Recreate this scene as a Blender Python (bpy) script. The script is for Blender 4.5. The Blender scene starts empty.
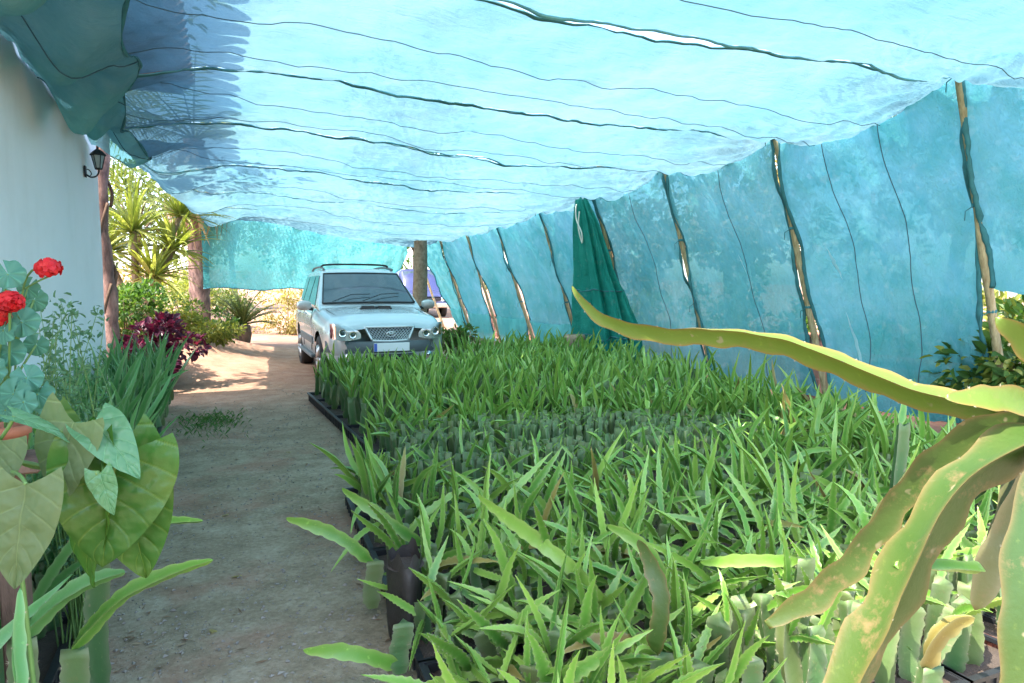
import bpy, math, random
import numpy as np
from mathutils import Vector, Matrix, noise as mn, Quaternion
PI = math.pi; R = math.radians
rnd = random.Random(7)
scene = bpy.context.scene
COL = scene.collection

# ------------------------------------------------------------------ camera
F = 683.0; YAW = R(22.8); PITCH = math.atan(56.5/683); CAMH = 1.5
cam_d = bpy.data.cameras.new('camera'); cam = bpy.data.objects.new('camera', cam_d); COL.objects.link(cam)
cam_d.sensor_width = 36; cam_d.lens = F/1024*36; cam_d.clip_start = .05; cam_d.clip_end = 800
cam.location = (0, 0, CAMH); cam.rotation_euler = (PI/2 - PITCH, 0, -YAW)
scene.camera = cam
_fw = Vector((math.sin(YAW)*math.cos(PITCH), math.cos(YAW)*math.cos(PITCH), -math.sin(PITCH)))
_rt = Vector((math.cos(YAW), -math.sin(YAW), 0)); _up = _rt.cross(_fw)
C0 = Vector((0, 0, CAMH))
def at(px, py, D):                      # a measured point of the place: direction from the photo, distance from the survey
    return C0 + D*(_fw + _rt*((px-512)/F) + _up*((341.5-py)/F))
def proj(p):
    d = Vector(p)-C0; z = d.dot(_fw)
    if z < .05: return None
    return 512+F*d.dot(_rt)/z, 341.5-F*d.dot(_up)/z, z

# ------------------------------------------------------------------ world, sun
SUN_EL = R(63); SUN_AZ = math.atan2(-.966, -.20)      # the sun stands over the house, to the side of the path
w = bpy.data.worlds.new('World'); scene.world = w; w.use_nodes = True
nt = w.node_tree; bg = nt.nodes['Background']
sky = nt.nodes.new('ShaderNodeTexSky'); sky.sky_type = 'NISHITA'; sky.sun_disc = False
sky.sun_elevation = SUN_EL; sky.sun_rotation = SUN_AZ % (2*PI); sky.dust_density = 2.0; sky.air_density = 1.0
nt.links.new(sky.outputs[0], bg.inputs[0]); bg.inputs[1].default_value = .15
ld = bpy.data.lights.new('sun', 'SUN'); ld.energy = 2.0; ld.angle = R(.55); ld.color = (1, .95, .87)
sun = bpy.data.objects.new('sun', ld); COL.objects.link(sun)
sdir = Vector((math.sin(SUN_AZ)*math.cos(SUN_EL), math.cos(SUN_AZ)*math.cos(SUN_EL), math.sin(SUN_EL)))
sun.rotation_euler = sdir.to_track_quat('Z', 'Y').to_euler()
vs = scene.view_settings; vs.view_transform = 'Standard'; vs.look = 'None'; vs.exposure = 2.85; vs.gamma = 1
cy = scene.cycles
cy.max_bounces = 8; cy.diffuse_bounces = 5; cy.transmission_bounces = 6; cy.transparent_max_bounces = 16
cy.caustics_reflective = False; cy.caustics_refractive = False
cy.use_denoising = True

# ------------------------------------------------------------------ materials
class NT:
    def __init__(s, name):
        s.m = bpy.data.materials.new(name); s.m.use_nodes = True; s.t = s.m.node_tree
        for n in list(s.t.nodes): s.t.nodes.remove(n)
        s.out = s.n('ShaderNodeOutputMaterial')
    def n(s, typ, **kw):
        x = s.t.nodes.new(typ)
        for k, v in kw.items():
            if k.startswith('i_'):
                k = k[2:]; k = int(k) if k.isdigit() else k.replace('_', ' ')
                if hasattr(v, 'links') or isinstance(v, bpy.types.NodeSocket): s.t.links.new(v, x.inputs[k])
                else: x.inputs[k].default_value = v
            else: setattr(x, k, v)
        return x
    def L(s, a, b): s.t.links.new(a, b)
    def coord(s, scale=None, kind='Object'):
        tc = s.n('ShaderNodeTexCoord').outputs[kind]
        if scale is None: return tc
        mp = s.n('ShaderNodeMapping'); mp.inputs['Scale'].default_value = scale; s.L(tc, mp.inputs[0]); return mp.outputs[0]
    def geo(s, scale=(1,1,1)):
        g = s.n('ShaderNodeNewGeometry').outputs['Position']
        mp = s.n('ShaderNodeMapping'); mp.inputs['Scale'].default_value = scale; s.L(g, mp.inputs[0]); return mp.outputs[0]
    def noise(s, vec, scale=5, detail=4, rough=.55):
        x = s.n('ShaderNodeTexNoise'); s.L(vec, x.inputs['Vector'])
        x.inputs['Scale'].default_value = scale; x.inputs['Detail'].default_value = detail; x.inputs['Roughness'].default_value = rough
        return x.outputs[0]
    def ramp(s, fac, stops):
        x = s.n('ShaderNodeValToRGB'); s.L(fac, x.inputs[0]); e = x.color_ramp.elements
        while len(e) < len(stops): e.new(.5)
        for q, (p, c) in zip(e, stops):
            q.position = p; q.color = (c[0], c[1], c[2], 1) if hasattr(c, '__len__') else (c, c, c, 1)
        return x.outputs[0]
    def mix(s, fac, a, b, mode='MIX'):
        x = s.n('ShaderNodeMix', data_type='RGBA', blend_type=mode)
        for v, i in ((fac, 0), (a, 6), (b, 7)):
            if isinstance(v, bpy.types.NodeSocket): s.L(v, x.inputs[i])
            elif i == 0: x.inputs[0].default_value = v
            else: x.inputs[i].default_value = (v[0], v[1], v[2], 1)
        return x.outputs[2]
    def math(s, op, a, b=0.0):
        x = s.n('ShaderNodeMath', operation=op)
        for v, i in ((a, 0), (b, 1)):
            if isinstance(v, bpy.types.NodeSocket): s.L(v, x.inputs[i])
            else: x.inputs[i].default_value = v
        return x.outputs[0]
    def bump(s, h, strength=.3, dist=.01):
        x = s.n('ShaderNodeBump'); x.inputs['Strength'].default_value = strength; x.inputs['Distance'].default_value = dist
        s.L(h, x.inputs['Height']); return x.outputs[0]
    def pbr(s, col, rough=.6, metal=0., normal=None, spec=.5, coat=0., trans=0., alpha=None):
        x = s.n('ShaderNodeBsdfPrincipled')
        if isinstance(col, bpy.types.NodeSocket): s.L(col, x.inputs['Base Color'])
        else: x.inputs['Base Color'].default_value = (*col, 1)
        if isinstance(rough, bpy.types.NodeSocket): s.L(rough, x.inputs['Roughness'])
        else: x.inputs['Roughness'].default_value = rough
        x.inputs['Metallic'].default_value = metal; x.inputs['Specular IOR Level'].default_value = spec
        x.inputs['Coat Weight'].default_value = coat; x.inputs['Coat Roughness'].default_value = .08
        x.inputs['Transmission Weight'].default_value = trans
        if normal is not None: s.L(normal, x.inputs['Normal'])
        return x.outputs[0]
    def mixs(s, fac, a, b):
        x = s.n('ShaderNodeMixShader')
        if isinstance(fac, bpy.types.NodeSocket): s.L(fac, x.inputs[0])
        else: x.inputs[0].default_value = fac
        s.L(a, x.inputs[1]); s.L(b, x.inputs[2]); return x.outputs[0]
    def end(s, sh): s.L(sh, s.out.inputs[0]); return s.m

def simple(name, col, rough=.6, metal=0., var=.25, scale=8, bump=.0, coat=0., spec=.5):
    k = NT(name); v = k.coord()
    nz = k.noise(v, scale, 5)
    c = k.mix(nz, [max(0, x*(1-var)) for x in col], [min(1, x*(1+var)) for x in col])
    nrm = k.bump(k.noise(v, scale*6, 4), bump, .01) if bump else None
    return k.end(k.pbr(c, rough, metal, nrm, spec, coat))

def leafmat(name, cols, trans=.35, rough=.45, scale=3., veins=False, tr_boost=(1.5, 1.6, .7)):
    k = NT(name); v = k.coord()
    ri = k.n('ShaderNodeNewGeometry').outputs['Random Per Island']
    f = k.math('ADD', k.math('MULTIPLY', k.noise(v, scale, 3), .6), k.math('MULTIPLY', ri, .4))
    n_ = len(cols); c = k.ramp(f, [(.25+.5*i/max(1, n_-1), cc) for i, cc in enumerate(cols)])
    nrm = None
    if veins:
        at_ = k.n('ShaderNodeAttribute', attribute_name='vein').outputs['Fac']
        c = k.mix(k.math('MULTIPLY', at_, .5), c, [min(1, x*1.8) for x in cols[-1]])
        nrm = k.bump(k.math('ADD', k.noise(v, 40, 3), k.math('MULTIPLY', at_, -1.2)), .5, .004)
    p = k.pbr(c, rough, 0, nrm, .4)
    t = k.n('ShaderNodeBsdfTranslucent'); k.L(k.mix(1, c, tr_boost, 'MULTIPLY'), t.inputs[0])
    return k.end(k.mixs(trans, p, t.outputs[0]))

def netmat(name, thin, thick, opacity=.7, transl=.6, tint=(.5, .9, .95), wr=.5, fade=.12):
    """knitted shade cloth: open weave (part see-through), strands that scatter light both ways"""
    k = NT(name); v = k.geo()
    big = k.noise(v, .55, 4, .6); mid = k.noise(v, 2.6, 6, .62)
    st = k.noise(k.geo((1.2, 9, 5)), 2.2, 5, .65)
    f = k.math('ADD', k.math('MULTIPLY', big, .6), k.math('MULTIPLY', mid, .4))
    c = k.ramp(f, [(.36, thick), (.50, [(a+b)/2 for a, b in zip(thick, thin)]), (.62, thin)])
    spot = k.ramp(k.noise(v, 7.0, 3, .5), [(.60, 0.), (.72, 1.)])
    c = k.mix(k.math('MULTIPLY', spot, fade), c, (.75, .86, .84))
    wv = k.n('ShaderNodeTexWave', wave_type='BANDS', bands_direction='Y'); k.L(v, wv.inputs[0])
    wv.inputs['Scale'].default_value = 28; wv.inputs['Distortion'].default_value = 1.5; wv.inputs['Detail'].default_value = 2
    nrm = k.bump(k.math('ADD', mid, k.math('MULTIPLY', st, .8)), wr, .05)
    d = k.n('ShaderNodeBsdfDiffuse'); k.L(c, d.inputs[0]); k.L(nrm, d.inputs['Normal'])
    t = k.n('ShaderNodeBsdfTranslucent'); k.L(c, t.inputs[0]); k.L(nrm, t.inputs['Normal'])
    cloth = k.mixs(transl, d.outputs[0], t.outputs[0])
    tr = k.n('ShaderNodeBsdfTransparent'); tr.inputs[0].default_value = (*tint, 1)
    op = k.math('ADD', opacity-.04, k.math('MULTIPLY', k.math('ADD', k.math('MULTIPLY', mid, .6), k.math('MULTIPLY', wv.outputs['Fac'], .4)), .08))
    return k.end(k.mixs(op, tr.outputs[0], cloth))

M = {}
M['roof_net'] = netmat('roof_net', (.118, .205, .226), (.072, .173, .20), .935, .72, (.62, .93, .96), .7, .0)
M['side_net'] = netmat('side_net', (.19, .50, .55), (.055, .36, .36), .97, .55, (.5, .88, .92), 1.)
M['skirt_net'] = netmat('skirt_net', (.34, .82, .80), (.22, .70, .70), .85, .4, (.6, .92, .92), .9)
M['shadow_fill_net'] = netmat('shadow_fill_net', (.46, .74, .68), (.23, .54, .52), .74, .65, (.4, .7, .62), .9)  # greener cloth for the layer added to deepen the shadow by the eave
M['worn_net'] = netmat('worn_net', (.15, .46, .48), (.06, .31, .31), .93, .55, (.6, .85, .88), 1.)
M['teal_net'] = netmat('teal_net', (.19, .60, .59), (.09, .43, .43), .91, .6, (.45, .9, .85), .9)
M['green_net'] = netmat('green_net', (.08, .52, .42), (.03, .35, .28), .9, .5, (.2, .7, .6), .9)
M['frayed'] = netmat('frayed', (.75, .9, .9), (.6, .85, .86), .75, .5, (.9, .97, .97), .6)
M['hem'] = simple('hem', (.035, .16, .17), .8, var=.5, scale=12, bump=.4)
M['hem_blue'] = simple('hem_blue', (.12, .38, .45), .8, var=.6, scale=9, bump=.4)
M['cord'] = simple('cord', (.05, .11, .13), .8, scale=30)
M['pale_cord'] = simple('pale_cord', (.75, .75, .68), .8, scale=30)

def cactus_mat(name, cols, edge, rough=.38, scar=.0, ek=.55):
    k = NT(name); v = k.coord()
    oi = k.n('ShaderNodeObjectInfo').outputs['Random']
    tint = k.n('ShaderNodeAttribute', attribute_name='tint').outputs['Fac']
    rib = k.n('ShaderNodeAttribute', attribute_name='rib').outputs['Fac']
    tp = k.n('ShaderNodeAttribute', attribute_name='along').outputs['Fac']
    nz = k.noise(v, 9, 5)
    f = k.math('FRACT', k.math('ADD', oi, tint))
    f = k.math('ADD', k.math('MULTIPLY', f, .62), k.math('MULTIPLY', nz, .38))
    c = k.ramp(f, [(.15, cols[0]), (.5, cols[1]), (.85, cols[2])])
    c = k.mix(k.math('MULTIPLY', k.math('POWER', tp, 2.5), .5), c, cols[2])
    sp = k.ramp(k.noise(v, 55, 3, .7), [(.62, 0.), (.72, 1.)])
    c = k.mix(k.math('MULTIPLY', sp, .25), c, [x*1.9 for x in cols[2]])
    if scar:
        s1 = k.ramp(k.noise(v, 14, 6, .7), [(.56, 0.), (.68, 1.)])
        c = k.mix(k.math('MULTIPLY', s1, scar), c, (.24, .15, .07))
        s2 = k.ramp(k.noise(v, 30, 2, .5), [(.70, 0.), (.74, 1.)])
        c = k.mix(k.math('MULTIPLY', s2, .6), c, (.30, .24, .14))
    c = k.mix(k.math('MULTIPLY', k.math('POWER', rib, 2.5 if ek < .6 else 5), ek), c, edge)
    nrm = k.bump(k.math('ADD', nz, k.math('MULTIPLY', k.noise(v, 60, 3), .3)), .35, .01)
    p = k.pbr(c, rough, 0, nrm, .45)
    t = k.n('ShaderNodeBsdfTranslucent'); k.L(k.mix(1, c, (1.5, 1.5, .5), 'MULTIPLY'), t.inputs[0])
    return k.end(k.mixs(.14, p, t.outputs[0]))
M['shoot'] = cactus_mat('cactus_shoot', [(.055, .185, .024), (.125, .305, .038), (.26, .42, .062)], (.38, .46, .14), .30)
M['slender'] = cactus_mat('slender_shoot', [(.045, .19, .05), (.08, .26, .06), (.13, .32, .085)], (.3, .42, .2), .34)
M['stem'] = cactus_mat('cactus_stem', [(.055, .15, .045), (.09, .20, .06), (.16, .20, .065)], (.26, .27, .16), .55, .4)
M['dry'] = cactus_mat('dry_shoot', [(.20, .14, .035), (.26, .20, .045), (.33, .29, .07)], (.38, .36, .16), .5, .3)
M['big'] = cactus_mat('old_cactus', [(.022, .062, .010), (.044, .09, .014), (.085, .11, .022)], (.17, .12, .04), .42, .7, .9)
M['big_tip'] = cactus_mat('arching_cactus', [(.06, .125, .014), (.088, .155, .017), (.13, .19, .024)], (.24, .13, .04), .42, .2, .85)
M['big_brown'] = cactus_mat('brown_cactus', [(.10, .11, .04), (.15, .15, .05), (.2, .2, .06)], (.32, .26, .14), .5, .5)
M['spine'] = simple('spine', (.34, .31, .20), .6, scale=20)

# ground: bare trodden earth, greyer and gravelly along the path, redder beyond
def ground_mat():
    k = NT('earth'); v = k.geo()
    big = k.noise(v, .5, 5, .6); mid = k.noise(v, 3.5, 8, .68); fine = k.noise(v, 38, 5, .7)
    sx = k.n('ShaderNodeSeparateXYZ'); k.L(v, sx.inputs[0])
    grey = k.ramp(k.math('ADD', k.math('MULTIPLY', mid, .6), k.math('MULTIPLY', fine, .4)), [(.30, (.13, .10, .06)), (.5, (.285, .225, .14)), (.70, (.47, .40, .28))])
    red = k.ramp(k.math('ADD', k.math('MULTIPLY', mid, .7), k.math('MULTIPLY', fine, .3)), [(.28, (.20, .10, .06)), (.5, (.32, .18, .115)), (.72, (.42, .28, .20))])
    fy = k.n('ShaderNodeMapRange'); k.L(k.math('ADD', sx.outputs['Y'], k.math('MULTIPLY', big, 3.)), fy.inputs[0])
    fy.inputs[1].default_value = 7.5; fy.inputs[2].default_value = 12.5
    fx = k.n('ShaderNodeMapRange'); k.L(sx.outputs['X'], fx.inputs[0]); fx.inputs[1].default_value = 5.5; fx.inputs[2].default_value = 7.
    patch = k.ramp(k.noise(v, 1.3, 5, .6), [(.50, 0.), (.64, .75)])
    ff = k.math('MAXIMUM', k.math('MAXIMUM', fy.outputs[0], fx.outputs[0]), patch)
    c = k.mix(ff, grey, red)
    vo = k.n('ShaderNodeTexVoronoi'); k.L(v, vo.inputs[0]); vo.inputs['Scale'].default_value = 46
    peb = k.ramp(vo.outputs['Distance'], [(.12, 1.), (.25, 0.)])
    pm = k.math('MULTIPLY', peb, k.ramp(k.noise(v, 2.2, 4, .6), [(.46, 0.), (.62, 1.)]))
    c = k.mix(k.math('MULTIPLY', pm, .6), c, (.42, .37, .31))
    h = k.math('ADD', k.math('ADD', mid, k.math('MULTIPLY', fine, .5)), k.math('MULTIPLY', pm, .6))
    return k.end(k.pbr(c, .92, 0, k.bump(h, .7, .02), .25))
M['earth'] = ground_mat()
M['bag'] = simple('bag', (.035, .028, .022), .55, var=.6, scale=10, bump=.3)
M['soil'] = simple('soil', (.07, .05, .035), .95, var=.5, scale=20, bump=.6)
M['stone'] = simple('stone', (.27, .235, .19), .85, var=.5, scale=3)
def wall_mat():
    k = NT('limewash'); v = k.geo()
    n1 = k.noise(v, 1.1, 6, .62); n2 = k.noise(v, 22, 4, .6); st = k.noise(k.geo((1, 6, .5)), 1.3, 5, .6)
    c = k.ramp(k.math('ADD', k.math('MULTIPLY', n1, .8), k.math('MULTIPLY', st, .2)), [(.30, (.78, .79, .76)), (.5, (.86, .87, .85)), (.7, (.88, .88, .87))])
    return k.end(k.pbr(c, .85, 0, k.bump(k.math('ADD', k.math('MULTIPLY', n1, .5), k.math('MULTIPLY', n2, .35)), .2, .02), .2))
M['wall'] = wall_mat()
M['tile'] = simple('tile', (.36, .15, .08), .8, var=.45, scale=5, bump=.3)
M['soffit'] = simple('soffit', (.42, .17, .10), .8, var=.3, scale=6, bump=.2)
M['black_plastic'] = simple('black_plastic', (.018, .019, .021), .45, var=.5, scale=10, bump=.1)
M['red_plastic'] = simple('red_plastic', (.28, .08, .045), .6, var=.5, scale=10, bump=.2)
M['iron'] = simple('iron', (.02, .022, .024), .5, .3, scale=20, bump=.15)
M['lamp_glass'] = simple('lamp_glass', (.35, .42, .42), .15, 0, scale=10)
def wood(name, a, b, sc=(14, 14, 1.2)):
    k = NT(name); v = k.coord(sc)
    n1 = k.noise(v, 2.2, 6, .65); c = k.ramp(n1, [(.3, a), (.7, b)])
    return k.end(k.pbr(c, .85, 0, k.bump(n1, .6, .02), .2))
M['pole'] = wood('pole_wood', (.22, .15, .07), (.55, .44, .25))
M['bark'] = wood('bark', (.07, .045, .03), (.26, .16, .11), (6, 6, 1.5))
M['bark_pale'] = wood('bark_pale', (.20, .13, .08), (.42, .30, .21), (5, 5, 4))
M['bark_pink'] = wood('bark_pink', (.07, .045, .04), (.45, .27, .22), (5, 5, 2))
M['thatch'] = leafmat('dry_frond', [(.30, .17, .10), (.45, .28, .17), (.55, .38, .24)], .25, .7)
M['leaf_dark'] = leafmat('leaf_dark', [(.03, .08, .02), (.06, .13, .03), (.11, .19, .04)])
M['leaf_mid'] = leafmat('leaf_mid', [(.05, .12, .025), (.09, .18, .035), (.17, .25, .05)])
M['leaf_yellow'] = leafmat('leaf_yellow', [(.13, .16, .03), (.24, .26, .05), (.38, .36, .09)])
M['leaf_dry'] = leafmat('leaf_dry', [(.22, .16, .05), (.34, .27, .09), (.46, .38, .16)])
M['leaf_purple'] = leafmat('leaf_purple', [(.035, .012, .028), (.09, .018, .045), (.22, .025, .06)], .25, .4, 3, False, (1.8, .6, .9))
M['leaf_olive'] = leafmat('leaf_olive', [(.08, .11, .03), (.13, .17, .05), (.20, .23, .08)])
M['strap'] = leafmat('strap_leaf', [(.15, .19, .04), (.28, .31, .07), (.46, .46, .16)], .35, .35)
M['cycad'] = leafmat('cycad_leaf', [(.04, .08, .02), (.09, .13, .03), (.18, .19, .05)], .25, .4)
M['vine_leaf'] = leafmat('vine_leaf', [(.030, .115, .020), (.055, .155, .028), (.13, .18, .035)], .28, .26, 6, True, (1.9, 1.6, .5))
M['vine_pale'] = leafmat('vine_pale', [(.12, .18, .075), (.17, .23, .10), (.20, .25, .11)], .45, .5, 6, True, (1.3, 1.3, .8))
M['vine_blue'] = leafmat('vine_blue', [(.08, .21, .09), (.12, .27, .12), (.15, .31, .14)], .3, .26, 6, True, (1.2, 1.4, .9))
M['ger_leaf'] = leafmat('geranium_leaf', [(.05, .16, .10), (.075, .22, .14), (.10, .26, .17)], .2, .55, 10, True, (1.2, 1.5, .8))
M['petal'] = leafmat('red_petal', [(.48, .008, .012), (.62, .012, .018), (.72, .04, .03)], .25, .5, 8, False, (1.3, .8, .8))
M['fine_leaf'] = leafmat('fine_leaf', [(.06, .15, .07), (.10, .21, .10), (.15, .27, .13)], .25, .5)
M['stalk'] = simple('stalk', (.13, .24, .06), .5, scale=15)
M['twig'] = simple('twig', (.12, .08, .05), .8, scale=15)
M['terracotta'] = simple('terracotta', (.38, .14, .075), .8, var=.3, scale=8, bump=.2)
M['grass'] = leafmat('grass', [(.05, .13, .03), (.09, .18, .04)], .3)
def brick_mat():
    k = NT('brick'); v = k.geo((1, 1, 1))
    mp = k.n('ShaderNodeMapping'); k.L(v, mp.inputs[0]); mp.inputs['Rotation'].default_value = (PI/2, 0, PI/2)
    b = k.n('ShaderNodeTexBrick'); k.L(mp.outputs[0], b.inputs[0]); b.inputs['Scale'].default_value = 4
    b.inputs['Color1'].default_value = (.42, .15, .11, 1); b.inputs['Color2'].default_value = (.30, .10, .08, 1); b.inputs['Mortar'].default_value = (.5, .40, .34, 1)
    c = k.mix(k.noise(v, 6, 5), b.outputs[0], (.45, .25, .18)); return k.end(k.pbr(c, .9, 0, k.bump(k.noise(v, 40, 3), .4), .2))
M['brick'] = brick_mat()
# vehicle
def paint(name, col, dust=(.32, .20, .13)):
    k = NT(name); v = k.coord()
    sx = k.n('ShaderNodeSeparateXYZ'); k.L(v, sx.inputs[0])
    hz = k.ramp(sx.outputs['Z'], [(.25, 1.), (.85, 0.)])
    f = k.math('MULTIPLY', hz, k.ramp(k.noise(v, 3, 6, .65), [(.35, .1), (.7, .75)]))
    x = k.n('ShaderNodeBsdfPrincipled'); k.L(k.mix(f, col, dust), x.inputs['Base Color'])
    k.L(k.math('SUBTRACT', .40, k.math('MULTIPLY', f, .38)), x.inputs['Metallic']); k.L(k.math('ADD', .26, k.math('MULTIPLY', f, .5)), x.inputs['Roughness'])
    x.inputs['Coat Weight'].default_value = .5; x.inputs['Coat Roughness'].default_value = .06
    k.L(k.bump(k.noise(v, 2.5, 2), .03, .02), x.inputs['Normal'])
    return k.end(x.outputs[0])
M['silver'] = paint('silver_paint', (.60, .66, .66))
M['purple_paint'] = paint('purple_paint', (.06, .065, .16))
M['grey_trim'] = simple('grey_trim', (.10, .12, .125), .55, var=.2, bump=.1)
M['black_trim'] = simple('black_trim', (.015, .016, .018), .5)
M['lamp_inner'] = simple('lamp_inner', (.55, .58, .58), .25, .3, var=.3, scale=14)
M['mesh_grey'] = simple('mesh_grey', (.42, .45, .46), .35, .5, var=.1)
M['chrome'] = simple('chrome', (.72, .74, .74), .18, .95, var=.05)
def glass(name, col, rough=.04):
    k = NT(name); v = k.coord()
    c = k.mix(k.noise(v, 2, 4), [x*.6 for x in col], [x*1.3 for x in col])
    return k.end(k.pbr(c, k.math('ADD', rough, k.math('MULTIPLY', k.noise(v, 6, 4), .06)), 0, None, .9, .6))
M['glass'] = glass('car_glass', (.035, .055, .065))
def lens_glass():
    k = NT('lamp_lens'); t = k.n('ShaderNodeBsdfTransparent'); t.inputs[0].default_value = (.93, .97, .97, 1)
    g = k.n('ShaderNodeBsdfGlossy'); g.inputs['Roughness'].default_value = .05; g.inputs[0].default_value = (1, 1, 1, 1)
    fr = k.n('ShaderNodeFresnel'); fr.inputs[0].default_value = 1.45
    return k.end(k.mixs(k.math('ADD', .06, k.math('MULTIPLY', fr.outputs[0], .9)), t.outputs[0], g.outputs[0]))
M['lens'] = lens_glass()
M['rubber'] = simple('rubber', (.028, .024, .022), .85, var=.5, scale=12, bump=.2)
M['rim'] = simple('rim', (.46, .45, .43), .35, .8, scale=10)
M['plate'] = simple('plate', (.82, .83, .82), .4, var=.03)
M['plate_blue'] = simple('plate_blue', (.05, .12, .5), .4, var=.05)
M['amber'] = simple('amber', (.7, .28, .05), .2)

# ------------------------------------------------------------------ mesh helpers
def mesh(name, verts, faces, mats, smooth=True, attrs=None, mi=None, sharp=None):
    me = bpy.data.meshes.new(name)
    me.from_pydata([tuple(v) for v in verts] if not isinstance(verts, np.ndarray) else verts.tolist(), [], faces if not isinstance(faces, np.ndarray) else faces.tolist())
    for m in (mats if isinstance(mats, (list, tuple)) else [mats]): me.materials.append(M[m] if isinstance(m, str) else m)
    n = len(me.polygons)
    me.polygons.foreach_set('use_smooth', [smooth]*n)
    if mi is not None: me.polygons.foreach_set('material_index', list(mi))
    for k, a in (attrs or {}).items():
        at_ = me.attributes.new(k, 'FLOAT', 'POINT'); at_.data.foreach_set('value', np.asarray(a, dtype=np.float32))
    if sharp is not None:
        s = np.asarray(sharp); e = np.zeros(len(me.edges)*2, dtype=np.int32); me.edges.foreach_get('vertices', e); e = e.reshape(-1, 2)
        fl = (s[e[:, 0]] > 0) & (s[e[:, 0]] == s[e[:, 1]])
        a = me.attributes.new('sharp_edge', 'BOOLEAN', 'EDGE'); a.data.foreach_set('value', fl)
    me.update(); return me
def obj(name, me, parent=None, loc=None, rot=None, mat=None):
    o = bpy.data.objects.new(name, me); COL.objects.link(o)
    if parent is not None: o.parent = parent
    if loc is not None: o.location = loc
    if rot is not None: o.rotation_euler = rot
    if mat is not None: o.matrix_local = mat
    return o
def tag(o, label=None, cat=None, group=None, kind=None):
    if label: o['label'] = label
    if cat: o['category'] = cat
    if group: o['group'] = group
    if kind: o['kind'] = kind
    return o
def thing(name, label, cat, loc=(0,0,0), rz=0, group=None):
    o = bpy.data.objects.new(name, None); COL.objects.link(o); o.location = loc; o.rotation_euler = (0, 0, rz); o.empty_display_size = .1
    return tag(o, label, cat, group)
class MB:
    def __init__(s): s.v = []; s.f = []; s.mi = []; s.at = {}
    def add(s, v, f, mi=0):
        b = len(s.v); s.v += [tuple(x) for x in v]; s.f += [tuple(i+b for i in q) for q in f]; s.mi += [mi]*len(f); return s
    def box(s, a, b, mi=0, bev=0.):
        x0, y0, z0 = a; x1, y1, z1 = b
        if bev <= 0:
            v = [(x0,y0,z0),(x1,y0,z0),(x1,y1,z0),(x0,y1,z0),(x0,y0,z1),(x1,y0,z1),(x1,y1,z1),(x0,y1,z1)]
            return s.add(v, [(0,3,2,1),(4,5,6,7),(0,1,5,4),(1,2,6,5),(2,3,7,6),(3,0,4,7)], mi)
        v = []
        for (z, i) in ((z0, bev), (z0+bev, 0), (z1-bev, 0), (z1, bev)):
            c = bev
            v += [(x0+c,y0+i,z),(x1-c,y0+i,z),(x1-i,y0+c,z),(x1-i,y1-c,z),(x1-c,y1-i,z),(x0+c,y1-i,z),(x0+i,y1-c,z),(x0+i,y0+c,z)]
        f = [tuple(range(7, -1, -1)), tuple(range(24, 32))]
        for k in range(3):
            for j in range(8): f.append((k*8+j, k*8+(j+1) % 8, k*8+8+(j+1) % 8, k*8+8+j))
        return s.add(v, f, mi)
    def tube(s, pts, r, n=8, mi=0, cap=True, flat=1.):
        pts = [Vector(p) for p in pts]; rs = r if hasattr(r, '__len__') else [r]*len(pts)
        v = []; f = []; a = None
        for i, p in enumerate(pts):
            t = (pts[min(i+1, len(pts)-1)]-pts[max(i-1, 0)]).normalized()
            if a is None:
                a = t.cross(Vector((0, 0, 1)))
                if a.length < .2: a = t.cross(Vector((1, 0, 0)))
            a = (a-t*a.dot(t)).normalized(); b = a.cross(t)
            for j in range(n):
                q = 2*PI*j/n; v.append(p+a*(rs[i]*math.cos(q))+b*(rs[i]*flat*math.sin(q)))
        for i in range(len(pts)-1):
            for j in range(n): f.append((i*n+j, i*n+(j+1) % n, (i+1)*n+(j+1) % n, (i+1)*n+j))
        if cap: f.append(tuple(range(n-1, -1, -1))); f.append(tuple((len(pts)-1)*n+j for j in range(n)))
        return s.add(v, f, mi)
    def lathe(s, prof, n=24, axis='z', c=(0,0,0), mi=0):
        v = []; f = []
        for (r, h) in prof:
            for j in range(n):
                q = 2*PI*j/n; x, y = r*math.cos(q), r*math.sin(q)
                p = (x, y, h) if axis == 'z' else ((h, x, y) if axis == 'x' else (x, h, y))
                v.append((p[0]+c[0], p[1]+c[1], p[2]+c[2]))
        for i in range(len(prof)-1):
            for j in range(n): f.append((i*n+j, i*n+(j+1) % n, (i+1)*n+(j+1) % n, (i+1)*n+j))
        return s.add(v, f, mi)
    def grid(s, fn, nu, nv, mi=0):
        v = [fn(i/nu, j/nv) for j in range(nv+1) for i in range(nu+1)]
        f = [(j*(nu+1)+i, j*(nu+1)+i+1, (j+1)*(nu+1)+i+1, (j+1)*(nu+1)+i) for j in range(nv) for i in range(nu)]
        return s.add(v, f, mi)
    def build(s, name, mats, parent=None, smooth=False, loc=None, rot=None, attrs=None):
        return obj(name, mesh(name, s.v, s.f, mats, smooth, attrs, s.mi), parent, loc, rot)
def fbm(x, y, z, o=4): return mn.fractal(Vector((x, y, z)), 1.0, 2.0, o)
def lerp(a, b, t): return a+(b-a)*t
def interp(xs, ys, x):
    return float(np.interp(x, xs, ys))
def smoothpath(pts, n):
    pts = [Vector(p) for p in pts]; out = []; m = len(pts)-1
    for k in range(n+1):
        t = k/n*m; i = min(int(t), m-1); u = t-i
        p0, p1, p2, p3 = pts[max(i-1, 0)], pts[i], pts[i+1], pts[min(i+2, m)]
        out.append(.5*((2*p1)+(p2-p0)*u+(2*p0-5*p1+4*p2-p3)*u*u+(3*p1-p0-3*p2+p3)*u*u*u))
    return out

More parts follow.
